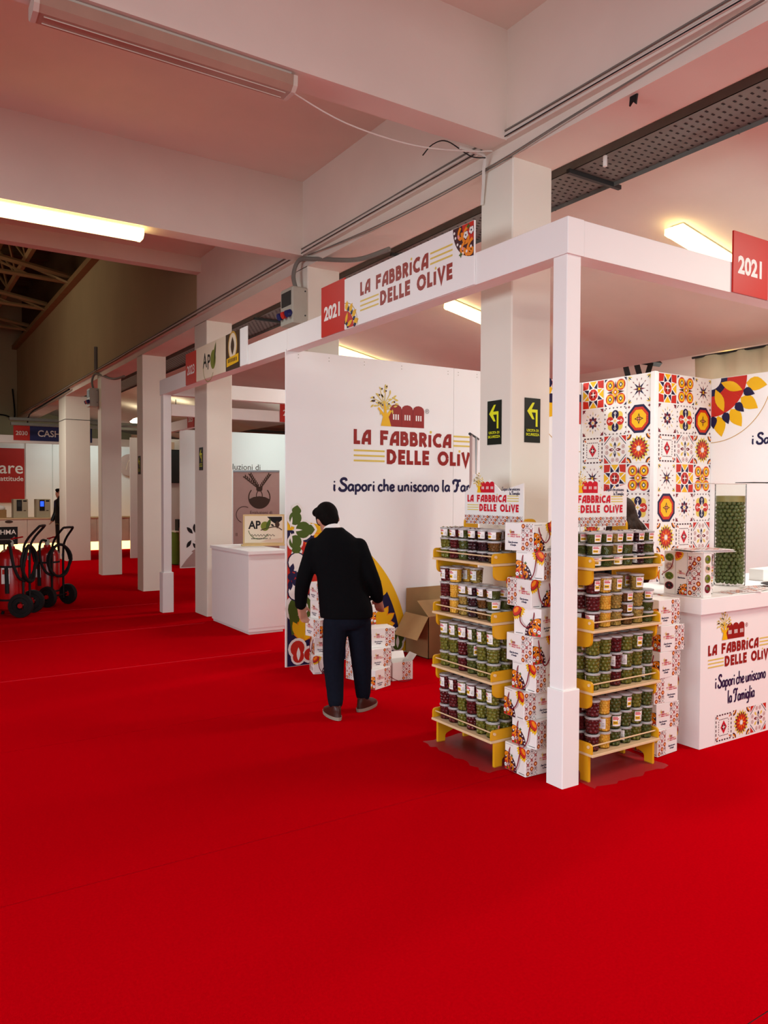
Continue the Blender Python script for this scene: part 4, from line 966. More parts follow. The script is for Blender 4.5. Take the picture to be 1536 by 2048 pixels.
# tubs of olives: one of each kind, then copies
def fill_mesh(kind, r, h):
    m, style = dict(green=('olive_green', 'ball'), deep=('olive_deep', 'ball'), red=('olive_red', 'ball'), black=('olive_black', 'ball'), yellow=('lupin_yellow', 'flat'), beige=('mix_beige', 'chunk'), brown=('mix_brown', 'chunk'), sliced=('olive_deep', 'ring'), slicedred=('olive_black', 'chunk'))[kind]
    b = MB(); rr = random.Random(hash(kind) % 97 if False else len(kind)*7+int(h*1000)); lvl = h*.86
    if style == 'ball': ro, n = .0125, 5
    elif style == 'flat': ro, n = .0088, 4
    elif style == 'ring': ro, n = .0085, 4
    else: ro, n = .0105, 4
    z = .006+ro*.8; k = 0
    b.lathe([(0, .005), (r*.78-ro*.6, .005), (r*.92-ro*.6, lvl-.004), (0, lvl-.003)], 12)
    while z < lvl:
        rad = r*(.84+.12*z/h)-ro*.75; cnt = max(6, int(2*PI*rad/(ro*1.85)))
        for j in range(cnt):
            an = 2*PI*(j+.5*(k % 2))/cnt+rr.uniform(-.08, .08); c = (rad*math.cos(an), rad*math.sin(an), z+rr.uniform(-.002, .002))
            if style == 'ball': b.ell(c, (ro*rr.uniform(.88, 1), ro*rr.uniform(.88, 1), ro*rr.uniform(.95, 1.12)), 7, 5)
            elif style == 'flat': b.ell((0, 0, 0), (ro*.55, ro, ro), 6, 4, M=TR(*c) @ RZ(math.degrees(an)+rr.uniform(-40, 40)))
            elif style == 'ring': b.lathe([(ro*.45, -.003), (ro, -.003), (ro, .003), (ro*.45, .003), (ro*.45, -.003)], 7, M=TR(*c) @ RZ(math.degrees(an)) @ RY(90+rr.uniform(-50, 50)))
            else: b.ell((0, 0, 0), (ro*rr.uniform(.5, 1), ro*rr.uniform(.6, 1.2), ro*rr.uniform(.5, 1.1)), 5, 4, M=TR(*c) @ RZ(rr.uniform(0, 360)) @ RX(rr.uniform(0, 90)))
        z += ro*1.6; k += 1
    return b.mesh('contents', m, True)
def cup_mesh(r, h): return MB().lathe([(0, .002), (r*.82, .002), (r*.84, .006), (r*.97, h-.012), (r*.99, h-.01)], 20).mesh('cup', 'clear_plastic', True)
def lid_mesh(r, h):
    return MB().lathe([(r*1.0, h-.013), (r*1.03, h-.011), (r*1.03, h-.004), (r*.98, h-.0035), (r*.93, h-.007), (r*.9, h-.007), (r*.86, h-.002), (r*.5, h-.0015), (0, h-.0015)], 20).mesh('lid', 'clear_lid', True)
def label_mesh(r, h, tall):
    b = MB(); hw = .78; z0, z1 = (h*.2, h*.8) if tall else (h*.16, h*.8)
    def patch(a0, a1, s0, s1, off, mi):
        n = 6; vs = []
        for i in range(n+1):
            a = -PI/2+hw*(-1+2*(a0+(a1-a0)*i/n))
            for s in (s0, s1):
                z = z0+(z1-z0)*s; q = r*(.84+.13*z/h)+.0012+off; vs.append((q*math.cos(a), q*math.sin(a), z))
        b.add(vs, [(2*i, 2*i+2, 2*i+3, 2*i+1) for i in range(n)], mi)
    patch(0, 1, 0, 1, 0, 0); patch(.06, .52, .18, .5, .0006, 1); patch(.06, .6, .68, .78, .0006, 2); patch(.06, .5, .84, .92, .0006, 2); patch(.1, .45, .3, .38, .0012, 3); patch(.66, .94, .2, .24, .0006, 4); patch(.66, .94, .34, .38, .0006, 4); patch(.7, .9, .5, .54, .0006, 4)
    return b.mesh('paper_label', ['bag_paper', 'print_yel', 'print_crim', 'print_brown', 'print_grey'])
PROTO = {}
NICE = dict(green='green olives', deep='dark green olives', red='dark red olives', black='black olives', yellow='yellow lupin beans', beige='pale mixed antipasto', brown='brown mixed antipasto', sliced='sliced green olives', slicedred='dark chopped olives')
def tub(kind, r, h, label, M, rz, group):
    key = (kind, r, h)
    if key not in PROTO:
        for k2, f in ((('cup', r, h), cup_mesh), (('lid', r, h), lid_mesh)):
            if k2 not in PROTO: PROTO[k2] = f(r, h)
        if ('lab', r, h) not in PROTO: PROTO[('lab', r, h)] = label_mesh(r, h, h > .08)
        PROTO[key] = fill_mesh(kind, r, h)
    t = T('olive_tub', label, 'tub', (0, 0, 0), 0, group); t.matrix_world = M @ RZ(rz)
    obj('contents', PROTO[key], t); obj('cup', PROTO[('cup', r, h)], t); obj('lid', PROTO[('lid', r, h)], t); obj('paper_label', PROTO[('lab', r, h)], t)
TALL, SHORT = (.0438, .1005), (.0445, .068)
LAY = {'left': {3: [('green', 0), ('red', 0), ('sliced', 0), ('black', 0), ('slicedred', 0), ('brown', 0)],
                2: [('red', 1), ('yellow', 1), ('beige', 0), ('slicedred', 0), ('brown', 0), ('sliced', 0)],
                1: [('green', 1), ('green', 1), ('red', 1), ('deep', 1), ('green', 1), ('green', 1)],
                0: [('red', 1), ('red', 1), ('green', 1), ('red', 1), ('green', 1), ('green', 1)]},
       'right': {3: [('sliced', 0), ('sliced', 0), ('beige', 0), ('sliced', 0), ('black', 0), ('sliced', 0)],
                 2: [('red', 1), ('yellow', 1), ('beige', 1), ('brown', 0), ('beige', 1), ('sliced', 0)],
                 1: [('green', 1), ('green', 1), ('red', 1), ('green', 1), ('green', 1), ('deep', 1)],
                 0: [('red', 1), ('yellow', 1), ('deep', 1), ('deep', 1), ('green', 1), ('deep', 1)]}}
REAR = {'left': {3: 'slicedred', 2: 'beige', 1: 'deep', 0: 'deep'}, 'right': {3: 'black', 2: 'brown', 1: 'green', 0: 'deep'}}
SHN = ['lowest', 'second lowest', 'second highest', 'top']
NUM = ['first', 'second', 'third', 'fourth', 'fifth', 'sixth']
TL = random.Random(21)
for side, M0 in (('left', ML), ('right', MR)):
    near = 5 if side == 'left' else 0
    for s in range(4):
        for c in range(6):
            for row in range(3):
                if row == 2 and c != near: continue
                kind, tall = LAY[side][s][c]
                if row == 1 and c != near: kind = REAR[side][s] if c % 2 else kind
                r, h = TALL if tall else SHORT
                x = .062+c*.0935+TL.uniform(-.002, .002); y = .062+row*.0955+TL.uniform(-.002, .002)
                lv = 3
                if side == 'left' and s == 2 and c in (1, 2) and row == 1: kind, (r, h) = ('yellow', 'beige')[c-1], TALL
                rowname = ('front', 'middle', 'back')[row]
                for k in range(lv):
                    pos = ('bottom', 'middle', 'top')[k]
                    lab = 'tub of %s, %s of %s %s-row stack, %s shelf, %s stand' % (NICE[kind], pos, NUM[c], rowname, SHN[s], side)
                    facing = (k == 2 and side == 'left') or (side == 'right' and ((s > 1 and k == 2) or TL.random() < .15))
                    rz = TL.uniform(-18, 18) if facing else TL.choice((180, 165, 200, 215, 85 if side == 'left' else -85, 150))+TL.uniform(-12, 12)
                    if row: rz = TL.uniform(-30, 30) if k == 2 else rz
                    tub(kind, r, h, lab, M0 @ TR(x+TL.uniform(-.0015, .0015), y+TL.uniform(-.0015, .0015), SHZ[s]+.0145+k*(h-.001)), rz, 'olive tubs on the %s stand' % side)
for k in range(4): tub('sliced' if k % 2 else 'deep', *SHORT, 'short tub of olives behind the gift box on the counter, %s of four' % ('bottom', 'second', 'third', 'top')[k], TR(1.44, .1, .989+k*.067), 20*k-10, 'olive tubs on the counter')

# ------------------------------------------------------------------ people
def limb(b, pts, rad, n=12):
    b.tube(smoothpath(pts, 4), [0]*0 or list(interp(rad, 4)), n)
    for p, r in ((pts[0], rad[0]), (pts[-1], rad[-1])): b.ell(p, (r, r, r), 12, 8)
def interp(v, k):
    out = []
    for i in range(len(v)-1):
        for j in range(k): out.append(v[i]+(v[i+1]-v[i])*j/k)
    return out+[v[-1]]
def fuse(b, name, m, parent, vox=.012, sm=6, M=None):
    o = b.build(name, m, parent, True, M, 180)
    r = o.modifiers.new('r', 'REMESH'); r.mode = 'VOXEL'; r.voxel_size = vox; r.use_smooth_shade = True
    s = o.modifiers.new('s', 'SMOOTH'); s.iterations = sm; s.factor = .5
    return o
def hand(b, wrist, d, side, s=1., curl=.5):
    # palm and five fingers; d = pointing direction, side = direction towards the thumb
    d = Vector(d).normalized(); sd = Vector(side); sd = (sd-d*sd.dot(d)).normalized(); nrm = d.cross(sd)
    w = Vector(wrist)
    for k in (-.028, -.01, .01, .027): limb(b, [w+sd*k*.6*s, w+d*.075*s+sd*k*s], [.017*s, .0135*s], 8)
    for k, L in ((.03, .068), (.0105, .078), (-.0095, .072), (-.028, .056)):
        p0 = w+d*.072*s+sd*k*s; p1 = p0+(d*.9+nrm*.25*curl)*L*.45*s; p2 = p1+(d*.7+nrm*.8*curl)*L*.33*s; p3 = p2+(d*.35+nrm*1.1*curl)*L*.28*s
        limb(b, [p0, p1, p2, p3], [.0095*s, .009*s, .008*s, .007*s], 8)
    q0 = w+d*.02*s+sd*.028*s; q1 = q0+(d*.6+sd*.75+nrm*.2)*.035*s; q2 = q1+(d*.9+sd*.25+nrm*.3)*.032*s
    limb(b, [q0, q1, q2], [.013*s, .0105*s, .008*s], 8)
def person(label, loc, rz, J, clothes, hair='short', group=None, s=1.):
    t = T('person', label, 'person', loc, R(rz), group); t.scale = (s, s, s)
    b = MB()
    H = Vector(J['head'])
    # whole body under the clothes, one surface
    tilt = TR(*H) @ RZ(J.get('turn', 0)) @ RX(J.get('nod', 0)) @ RY(J.get('lean', 0))
    b.ell((0, 0, .012), (.076, .094, .108), 18, 14, M=tilt); b.ell((0, .045, -.045), (.06, .058, .07), 14, 10, M=tilt); b.ell((0, .1, -.012), (.014, .022, .022), 8, 6, M=tilt); b.ell((0, .092, -.055), (.024, .012, .008), 8, 6, M=tilt); b.ell((0, .075, -.098), (.026, .022, .018), 8, 6, M=tilt); b.ell((0, .09, .022), (.05, .014, .012), 8, 6, M=tilt)
    for sx in (-1, 1): b.ell((sx*.078, -.008, -.01), (.012, .02, .032), 8, 6, M=tilt)
    limb(b, [J['neck'], tuple(H+Vector((0, -.02, -.06)))], [.058, .056])
    b.loft([(*p, rx*.88, ry*.88) for p, rx, ry in J['torso']], 16)
    for k in 'LR':
        A = J['arm'+k]; limb(b, A, [.05, .043, .036, .029][:len(A)] if len(A) == 4 else [.05, .042, .028])
        hand(b, A[-1], J['hand'+k][0], J['hand'+k][1], 1.05)
        limb(b, J['leg'+k], [.085, .075, .05, .04])
    fuse(b, 'body', 'skin', t, .0085, 3)
    if 'jacket' in clothes:
        b = MB(); b.loft([(*p, rx, ry) for p, rx, ry in J['torso']], 24, p=2.3)
        for k in 'LR':
            A = [Vector(p) for p in J['arm'+k]]; A[-1] = A[-1]*.86+A[-2]*.14
            limb(b, A, [.068, .062, .055, .046])
        fuse(b, 'jacket', clothes['jacket'], t, .011, 5)
    b = MB(); hz = J['hips']
    b.loft([(*p, rx, ry) for p, rx, ry in hz], 20)
    for k in 'LR':
        A = J['leg'+k]; limb(b, A[:3]+[tuple(Vector(A[3])+Vector((0, 0, .015)))], [.098, .082, .065, .057])
    fuse(b, 'trousers', clothes['trousers'], t, .011, 4)
    if 'collar' in clothes:
        nk = Vector(J['neck']); MB().lathe([(.07, .0), (.067, .052), (.061, .054), (.061, .0)], 20, M=TR(*nk) @ RX(-28) @ RY(-12)).build('shirt_collar', 'bag_paper', t, True)
    for k in 'LR':
        f = J['foot'+k]; M = TR(*f[0]) @ RZ(f[1])
        sh = MB().loft([(0, .045, .02, .045, .135), (0, .045, .04, .044, .13), (0, .02, .065, .04, .1), (0, -.015, .085, .036, .062), (0, -.02, .1, .032, .045)], 18).build('shoe', clothes['shoe'], t, True, M)
        MB().loft([(0, .045, .0, .046, .135), (0, .045, .024, .049, .14)], 18).build('sole', 'sole_grey', sh, True)
    b = MB()
    if hair == 'short':
        b.ell((0, -.012, .035), (.088, .102, .1), 18, 12, M=tilt); b.ell((0, -.045, -.01), (.076, .066, .085), 16, 10, M=tilt); b.ell((-.02, .05, .1), (.07, .06, .04), 12, 8, M=tilt)
        for sx in (-1, 1): b.ell((sx*.072, .02, .01), (.014, .03, .045), 8, 6, M=tilt)
        fuse(b, 'hair', clothes['hair'], t, .009, 3)
    else:
        b.ell((0, -.02, .03), (.1, .11, .115), 18, 12, M=tilt)
        rr = random.Random(4)
        for i in range(26):
            an = R(160+220*i/25); x, y = .095*math.cos(an), .09*math.sin(an)-.01
            pts = [(x*.8, y*.8, .06), (x*1.1, y*1.1, -.06)]+[(x*1.25+.026*math.sin(q*1.9+i*2.3), y*1.25+.026*math.cos(q*2.1+i*1.7), -.06-.075*q) for q in range(1, 4)]
            limb(b, [tuple(tilt @ Vector(p)) for p in pts], [.024, .026, .027, .024, .014], 7)
        fuse(b, 'hair', clothes['hair'], t, .008, 1)
    return t
MANJ = dict(head=(-.158, .165, 1.452), neck=(-.108, .075, 1.345), nod=-32, lean=-10, turn=16,
  torso=[((-.004, .02, .725), .2, .14), ((-.01, .02, .8), .2, .142), ((-.035, .02, .92), .185, .132), ((-.05, .02, 1.02), .178, .126), ((-.07, .03, 1.13), .19, .13), ((-.08, .04, 1.22), .2, .125), ((-.085, .055, 1.29), .175, .112), ((-.092, .065, 1.34), .125, .09), ((-.1, .072, 1.375), .082, .072), ((-.104, .075, 1.395), .068, .066)],
  armL=[(-.248, .05, 1.25), (-.315, .03, 1.04), (-.345, .06, .92), (-.358, .1, .79)], armR=[(.085, .05, 1.25), (.165, .02, 1.06), (.205, .05, .96), (.232, .1, .845)],
  handL=((.22, .3, -1), (.6, .8, 0)), handR=((.1, .5, -.85), (-.8, .5, 0)),
  hips=[((0, .02, .86), .16, .12), ((0, .02, .76), .172, .13), ((.0, .02, .68), .165, .125), ((.0, .02, .64), .12, .1)],
  legL=[(-.085, -.01, .68), (-.098, -.02, .42), (-.085, -.06, .2), (-.078, -.095, .1)], legR=[(.085, .04, .68), (.103, .09, .42), (.115, .11, .2), (.118, .122, .1)],
  footL=((-.085, -.1, .0), 28), footR=((.125, .12, .0), -30))
person('man in black jacket and navy trousers seen from behind, head bowed', (-.2875, 1.907, .002), -32.87, MANJ, dict(jacket='jacket_black', trousers='trouser_navy', collar=1, shoe='shoe_brown', hair='hair_black'))
WJ = dict(head=(0, .02, 1.485), neck=(0, 0, 1.36), nod=-8, lean=0, turn=0,
  torso=[((0, 0, .8), .175, .13), ((0, 0, .95), .15, .115), ((0, 0, 1.1), .155, .12), ((0, 0, 1.25), .18, .12), ((0, 0, 1.32), .16, .105), ((0, 0, 1.37), .09, .075), ((0, 0, 1.4), .06, .06)],
  armL=[(-.19, 0, 1.28), (-.23, .0, 1.05), (-.22, .08, .9), (-.2, .16, .82)], armR=[(.19, 0, 1.28), (.23, .0, 1.05), (.22, .08, .9), (.2, .16, .82)],
  handL=((.2, .6, -.7), (.8, .3, 0)), handR=((-.2, .6, -.7), (-.8, .3, 0)),
  hips=[((0, 0, .95), .15, .12), ((0, 0, .82), .175, .135), ((0, 0, .74), .165, .13)],
  legL=[(-.085, 0, .76), (-.09, 0, .45), (-.09, -.01, .2), (-.09, -.02, .07)], legR=[(.085, 0, .76), (.09, 0, .45), (.09, -.01, .2), (.09, -.02, .07)],
  footL=((-.09, -.01, 0), 8), footR=((.09, -.01, 0), -8))
person('woman with long wavy dark hair in black, behind the right yellow stand', (2.02, 1.28, .002), -20, WJ, dict(jacket='black', trousers='black', shoe='black', hair='hair_brown'), 'long')
PJ = dict(WJ); PJ.update(head=(0, .03, 1.6), neck=(0, 0, 1.46), torso=[(p[:2]+(p[2]*1.07,), rx*1.05, ry) for p, rx, ry in WJ['torso']], armL=[(-.2, 0, 1.37), (-.3, .06, 1.18), (-.25, .16, 1.33), (-.14, .1, 1.52)], handL=((.3, -.2, .9), (.5, .5, .3)),
  armR=[(.2, 0, 1.37), (.24, 0, 1.1), (.23, .06, .97), (.22, .12, .86)], hips=[(p[:2]+(p[2]*1.06,), rx, ry) for p, rx, ry in WJ['hips']])
person('person in dark clothes holding a phone by the far desk', (.72, 18.9, .002), 110, PJ, dict(jacket='black', trousers='black', shoe='black', hair='hair_black'))

# ------------------------------------------------------------------ wheeled fire extinguishers
def extinguisher(label, x, y, rz, s=1.):
    t = T('fire_extinguisher', label, 'extinguisher', (x, y, 0), R(rz), 'wheeled fire extinguishers'); t.scale = (s, s, s)
    # local: axle along x, handle side at -y
    MB().lathe([(0, .07), (.12, .07), (.16, .1), (.165, .14), (.165, .72), (.15, .78), (.1, .83), (.05, .85), (.045, .88), (0, .88)], 28, (0, .07, 0)).build('cylinder', 'ext_red', t, True)
    for z in (.2, .62): MB().lathe([(.166, z), (.17, z), (.17, z+.025), (.166, z+.025)], 28, (0, .07, 0)).build('strap', 'rubber', t, True)
    fr = MB().tube(smoothpath([(-.11, -.12, .1), (-.11, -.12, .75), (-.11, -.16, .95), (-.1, -.3, 1.12), (-.06, -.32, 1.14), (.06, -.32, 1.14), (.1, -.3, 1.12), (.11, -.16, .95), (.11, -.12, .75), (.11, -.12, .1)], 4), .016, 8).build('handle_frame', 'black', t, True)
    MB().tube([(-.2, -.12, .15), (.2, -.12, .15)], .014, 8).build('axle', 'black', t)
    MB().tube([(-.1, .2, .08), (-.1, .22, .0)], .02, 8).build('foot', 'black', t); MB().tube([(.1, .2, .08), (.1, .22, .0)], .02, 8).build('foot', 'black', t)
    for sx in (-1, 1):
        w = MB().lathe([(.05, -.028), (.1, -.02), (.105, -.034), (.145, -.03), (.15, -.012), (.15, .012), (.145, .03), (.105, .034), (.1, .02), (.05, .028)], 28).build('wheel', 'rubber', t, True, TR(sx*.2, -.12, .15) @ RY(90))
        MB().lathe([(0, -.032), (.03, -.032), (.032, .0), (.03, .032), (0, .032)], 14).build('hub', 'ext_red', w, True)
        for k in range(5): MB().tube([(.02*math.cos(k*1.257), .02*math.sin(k*1.257), 0), (.1*math.cos(k*1.257), .1*math.sin(k*1.257), 0)], .012, 6).build('spoke', 'rubber', w)
    pts = [(.21*math.cos(a/12*PI), -.15+.015*math.sin(a*.7)-.012*(a // 24), .66+.23*math.sin(a/12*PI)) for a in range(0, 49)]
    MB().tube(pts, .02, 8).build('hose', 'rubber', t, True)
    MB().tube(smoothpath([(0, .07, .93), (-.12, .05, .95), (-.24, -.02, .85), (-.26, -.06, .66), (-.2, -.1, .5), (-.1, -.14, .45)], 5), .018, 8).build('hose_lead', 'rubber', t, True)
    v = MB().lathe([(0, .87), (.035, .87), (.035, .93), (.02, .96), (0, .96)], 12, (0, .07, 0)).build('valve', 'grey_plastic', t, True)
    MB().tube([(0, .07, .97), (.0, -.08, 1.0)], .01, 6).build('lever', 'ext_red', v); MB().tube([(0, .07, .95), (.12, .07, .99)], .01, 6).build('lever', 'ext_red', v)
    MB().tube([(-.17, .06, .62), (-.175, .05, .3)], .026, 8).build('nozzle', 'rubber', t, True)
    a = Art(); a.rect('white', -.05, .05, 0, .2, 1); a.rect('red', -.04, .04, .12, .18, 2); a.build('paper_label', t, TR(-.175, .07, .42) @ RZ(-90)); a = Art(); a.rect('white', -.02, .02, 0, .05, 1); a.build('tag', t, TR(.1, -.105, .7))
extinguisher('wheeled red fire extinguisher with coiled hose, right of the pair', -1.17, 8.96, 37, 1.0)
extinguisher('wheeled red fire extinguisher cut by the left edge of the photo', -1.72, 8.22, 62, 1.05)

# ------------------------------------------------------------------ neighbouring stand: cabinet, board, banner
t = T('white_cabinet', 'white cabinet counter beside the pillar, left of the logo panel', 'cabinet', (.34, 5.26, 0))
MB().cbox(.0, .46, .0, 1.2, .03, .935, .003).build('carcass', 'white_paint', t); MB().box(.015, .445, .015, 1.185, 0, .03).build('plinth', 'white_paint', t)
MB().cbox(-.015, .5, -.03, 1.225, .935, .975, .004).build('worktop', 'white_paint', t)
MB().box(.0, .46, -.003, -.0, .07, .89).build('end_panel', 'white_paint', t)
t = T('wooden_sign', 'wooden framed sign APO with olive drawing on the white cabinet', 'sign', (.60, 6.05, .976), R(-18))
MB().cbox(-.02, .54, -.02, .09, 0, .018, .002).build('base', 'wood_pale', t)
MB().box(0, .52, .0, .02, .018, .40).build('board', 'wood_pale', t); MB().box(.02, .5, -.003, 0, .04, .38).build('paper', 'print_cream', t)
a = Art(); a.text('black', 'AP', .07, .22, .14, 1, 'LEFT', .004, .9); a.disc('olive', .275, .25, .055, 1, 14, .06); a.petal('green', .29, .2, 70, 0, .16, .05, 2); a.stroke('brown', [(.22, .2), (.32, .23), (.42, .24), (.49, .2)], .012, 2, 4); a.petal('black', .39, .25, 150, 0, .05, .025, 3); a.poly('black', [(.3, .37), (.49, .37), (.49, .33), (.42, .27), (.36, .31)], 1); a.petal('brown', .43, .22, 90, 0, .1, .06, 2); a.sector('green', .2, .22, .13, .138, 190, 330, 1, 10); a.poly('beige', [(.22, .05), (.49, .05), (.49, .1), (.3, .08)], 1)
a.stroke('brown', [(.1+.0125*i, .135+.012*math.sin(i*2.1)) for i in range(25)], .006, 1, 2); a.text('black', 'www.', .1, .085, .035, 1, 'LEFT', .0005, .9); a.stroke('black', [(.17+.009*i, .093+.007*math.sin(i*2.3)) for i in range(17)], .006, 1, 2); a.text('black', '.it', .325, .085, .035, 1, 'LEFT', .0005, .9)
a.build('drawing', t, TR(0, -.0035, 0))
t = T('rollup_banner', 'mauve roll-up banner with wheat ears emblem behind the white cabinet', 'banner', (1.69, 9.11, 0), R(-39.5))
MB().box(0, .79, -.002, .002, .06, 2.0).build('sheet', 'banner_mauve', t); MB().cbox(-.02, .81, -.06, .06, 0, .07, .01).build('cassette', 'steel_grey', t); MB().box(0, .79, -.008, .008, 1.99, 2.02).build('top_rail', 'steel_grey', t)
a = Art(.001)
a.sector('brown', .45, 1.57, .172, .19, 138, 402, 1, 28); a.poly('brown', [(.45+.18*math.cos(R(190+160*i/16)), 1.57+.18*math.sin(R(190+160*i/16))) for i in range(17)]+[(.55, 1.575), (.45, 1.59), (.35, 1.575)], 2); a.poly('brown', [(.395, 1.75), (.505, 1.75), (.5, 1.69), (.48, 1.67), (.42, 1.67), (.4, 1.69)], 1); a.stroke('brown', [(.42, 1.67), (.4, 1.62), (.4, 1.58)], .014, 1); a.stroke('brown', [(.48, 1.67), (.5, 1.62), (.5, 1.58)], .014, 1)
for (an, l) in ((115, .32), (132, .3), (62, .28)):
    for i in range(7):
        p = (.45+(.04+i*.045)*math.cos(R(an))*1.1, 1.74+(.0+i*.035)*math.sin(R(an)))
        for d in (-28, 28): a.petal('brown', p[0], p[1], an+d, 0, .06, .022, 1)
a.build('emblem_print', t, TR(0, -.003, 0)); a = Art(.001); a.text('brown', 'Evoluzioni di', .48, 1.295, .075, 1, 'CENTER', 0, 1); a.sector('brown', .19, 1.28, .13, .142, 60, 250, 1, 14); a.text('brown', 'Il', .04, .92, .08, 1)
a.build('lettering', t, TR(0, -.003, 0))
# next headers
t = T('booth_frame', 'white header frame in the row behind the white cabinet', 'booth frame', (1.0, 10.2, 0))
MB().box(0, 6, 0, .13, 2.98, 3.18).build('header_beam', 'white_paint', t); MB().box(5.9, 6.0, .01, .12, 0, 2.98).build('post', 'white_paint', t)
t = board('number_board', 'red number board cut by the logo panel edge', 'sign', 3.05, 10.18, .4, 2.98, 3.38, 'print_signred', 'F')
Art().text('white', '2022', .2, .12, .155, 1, 'CENTER', .003, .9).build('numerals', t, TR(0, 0, 0))
S(MB().box(2.15, 9, 13.3, 13.34, 0, 3.0).build('wall_booth', 'panel_white'), 'bright white booth wall behind the cabinet')
wv = bpy.data.objects['wall_booth']
a = Art(.002); a.text('brown', 'Evoluzioni di', 4.03, 2.16, .19, 1, 'RIGHT'); a.build('lettering', wv, TR(0, 13.299, 0))
a = Art(.002)
r2 = random.Random(2)
for i in range(14): a.petal('black' if i % 3 else 'mauve', 2.45+r2.uniform(-.12, .25), .45+r2.uniform(-.3, .5), r2.uniform(0, 180), -.1, .1, .08, 1)
a.poly('mauve', [(2.16, .02), (2.7, .02), (2.7, .5), (2.5, .4), (2.3, .2)], 1); a.build('branch_print', wv, TR(0, 13.298, 0))
t = T('booth_frame', 'far white header frame carrying the 2025 board', 'booth frame', (2.1, 12, 0))
MB().box(0, .12, 0, 2.8, 2.98, 3.18).build('header_beam', 'white_paint', t); MB().box(.01, .11, 2.65, 2.76, 0, 2.98).build('post', 'black', t)
t = board('number_board', 'small red number board 2025 on a far header', 'sign', 2.085, 12.62, .4, 2.98, 3.39, 'print_signred', 'L')
Art().text('white', '2025', .2, .12, .155, 1, 'CENTER', .003, .9).build('numerals', t, TR(0, 0, 0))
S(MB().box(1.9, 6, 16.4, 16.44, 0, 3.0).build('wall_booth_far', 'panel_white'), 'white booth wall far behind the second post')
t = T('wall_screen', 'black screen on the far white wall behind the second post', 'screen', (2.7, 16.37, 1.88)); MB().cbox(0, .75, -.04, 0, 0, .85, .005).build('panel', 'black', t); MB().box(.02, .73, -.041, -.04, .02, .83).build('glass', 'dark_metal', t)
t = T('wall_sign', 'narrow beige sign high on the far white wall', 'sign', (2.2, 16.38, 2.62)); MB().box(0, .8, -.02, 0, 0, .3).build('board', 'print_beige', t); a = Art(.002); a.disc('brown', .1, .2, .05, 1); a.rect('brown', .25, .7, .18, .2); a.rect('brown', .25, .7, .1, .12); a.build('print', t, TR(0, -.021, 0))
t = T('table', 'small table under a green cloth behind the second post', 'table', (2.26, 14.0, 0)); MB().loft([(0.35, .3, .02, .37, .32), (.35, .3, .7, .35, .3), (.35, .3, .74, .35, .3)], 24, p=5).build('cloth', 'green_cloth', t, True); MB().cbox(.02, .68, .02, .58, .741, .765, .004).build('tabletop', 'desk_white', t)
t = T('crate', 'black crate with bottles on the green table', 'crate', (2.4, 14.2, .766)); MB().cbox(0, .3, 0, .25, 0, .26, .004).build('body', 'black', t)
for i in range(3): MB().box(.02, .28, -.003, .0, .05+.07*i, .08+.07*i).build('slot', 'dark_metal', t)
t = T('ladder', 'white aluminium ladder leaning against the far wall', 'ladder', (2.55, 15.9, 0))
for d in (0, .35): MB().tube([(-.35+d*.0, d*.4, 0.02), (.1, d*.4+.2, 2.0)], .03, 6).build('rail', 'steel_grey', t)
for i in range(7): MB().tube([(-.35+.45*(i+1)/8, .2*(i+1)/8, .25*(i+1)), (-.35+.45*(i+1)/8, .14+.2*(i+1)/8, .25*(i+1))], .016, 6).build('rung', 'steel_grey', t)
t = T('folding_chair', 'dark red folding chair beside the green table', 'chair', (2.5, 13.72, 0))
MB().cbox(-.18, .18, -.18, .18, .43, .46, .008).build('seat', 'print_wine', t); MB().box(-.18, .18, .16, .19, .55, .85).build('backrest', 'print_wine', t)
for sx in (-.17, .17):
    MB().tube([(sx, -.2, .01), (sx, .18, .85)], .011, 6).build('leg', 'steel_grey', t); MB().tube([(sx, .22, .01), (sx, -.12, .44)], .011, 6).build('leg', 'steel_grey', t)
def pendant(label, x, y, z):
    t = T('pendant_lamp', label, 'lamp', (x, y, z), 0, 'far pendant lamps'); MB().lathe([(0, .0), (.2, .0), (.22, .03), (.14, .1), (.03, .14), (0, .14)], 20).build('shade', 'pendant_on', t, True); MB().tube([(0, 0, .14), (0, 0, .5)], .01, 6).build('rod', 'dark_metal', t)
pendant('far pendant lamp glowing beside the second far pillar', 2.5, 17.85, 3.5); pendant('far pendant lamp glowing behind the second post', 2.7, 15.3, 3.5)
for i, z in enumerate((3.35, 3.5)): tag(MB().box(-.5, 9, 18.6+i*.3, 18.75+i*.3, z, z+.07).build('ceiling_duct', 'grey_tray'), '%s grey ceiling duct far behind the pillars' % ('lower', 'upper')[i], 'duct')

# ------------------------------------------------------------------ cash systems stand at the far end
t = T('reception_desk', 'long white desk with glowing plinth at the far end', 'desk', (-.9, 19.6, 0))
for i in range(6): MB().cbox(i*.9+.003, i*.9+.897, 0, .6, .24, .9, .003).build('front_panel', 'desk_white', t)
MB().box(0, 5.4, .06, .58, 0, .24).build('glowing_plinth', 'glow_strip', t); MB().cbox(-.03, 5.43, -.03, .63, .9, .94, .004).build('worktop', 'birch', t)
t = T('booth_frame', 'white header frame over the far desk', 'booth frame', (-2, 19.55, 0)); MB().box(0, 8, 0, .12, 2.95, 3.15).build('header_beam', 'white_paint', t); MB().box(7.9, 8, .01, .11, 0, 2.95).build('post', 'white_paint', t)
t = board('number_board', 'red number board 2030 at the far left', 'sign', -.33, 19.53, .4, 3.02, 3.42, 'print_signred', 'F'); Art(.002).text('white', '2030', .2, .14, .155, 1, 'CENTER', .003, .95).build('numerals', t, TR(0, 0, 0))
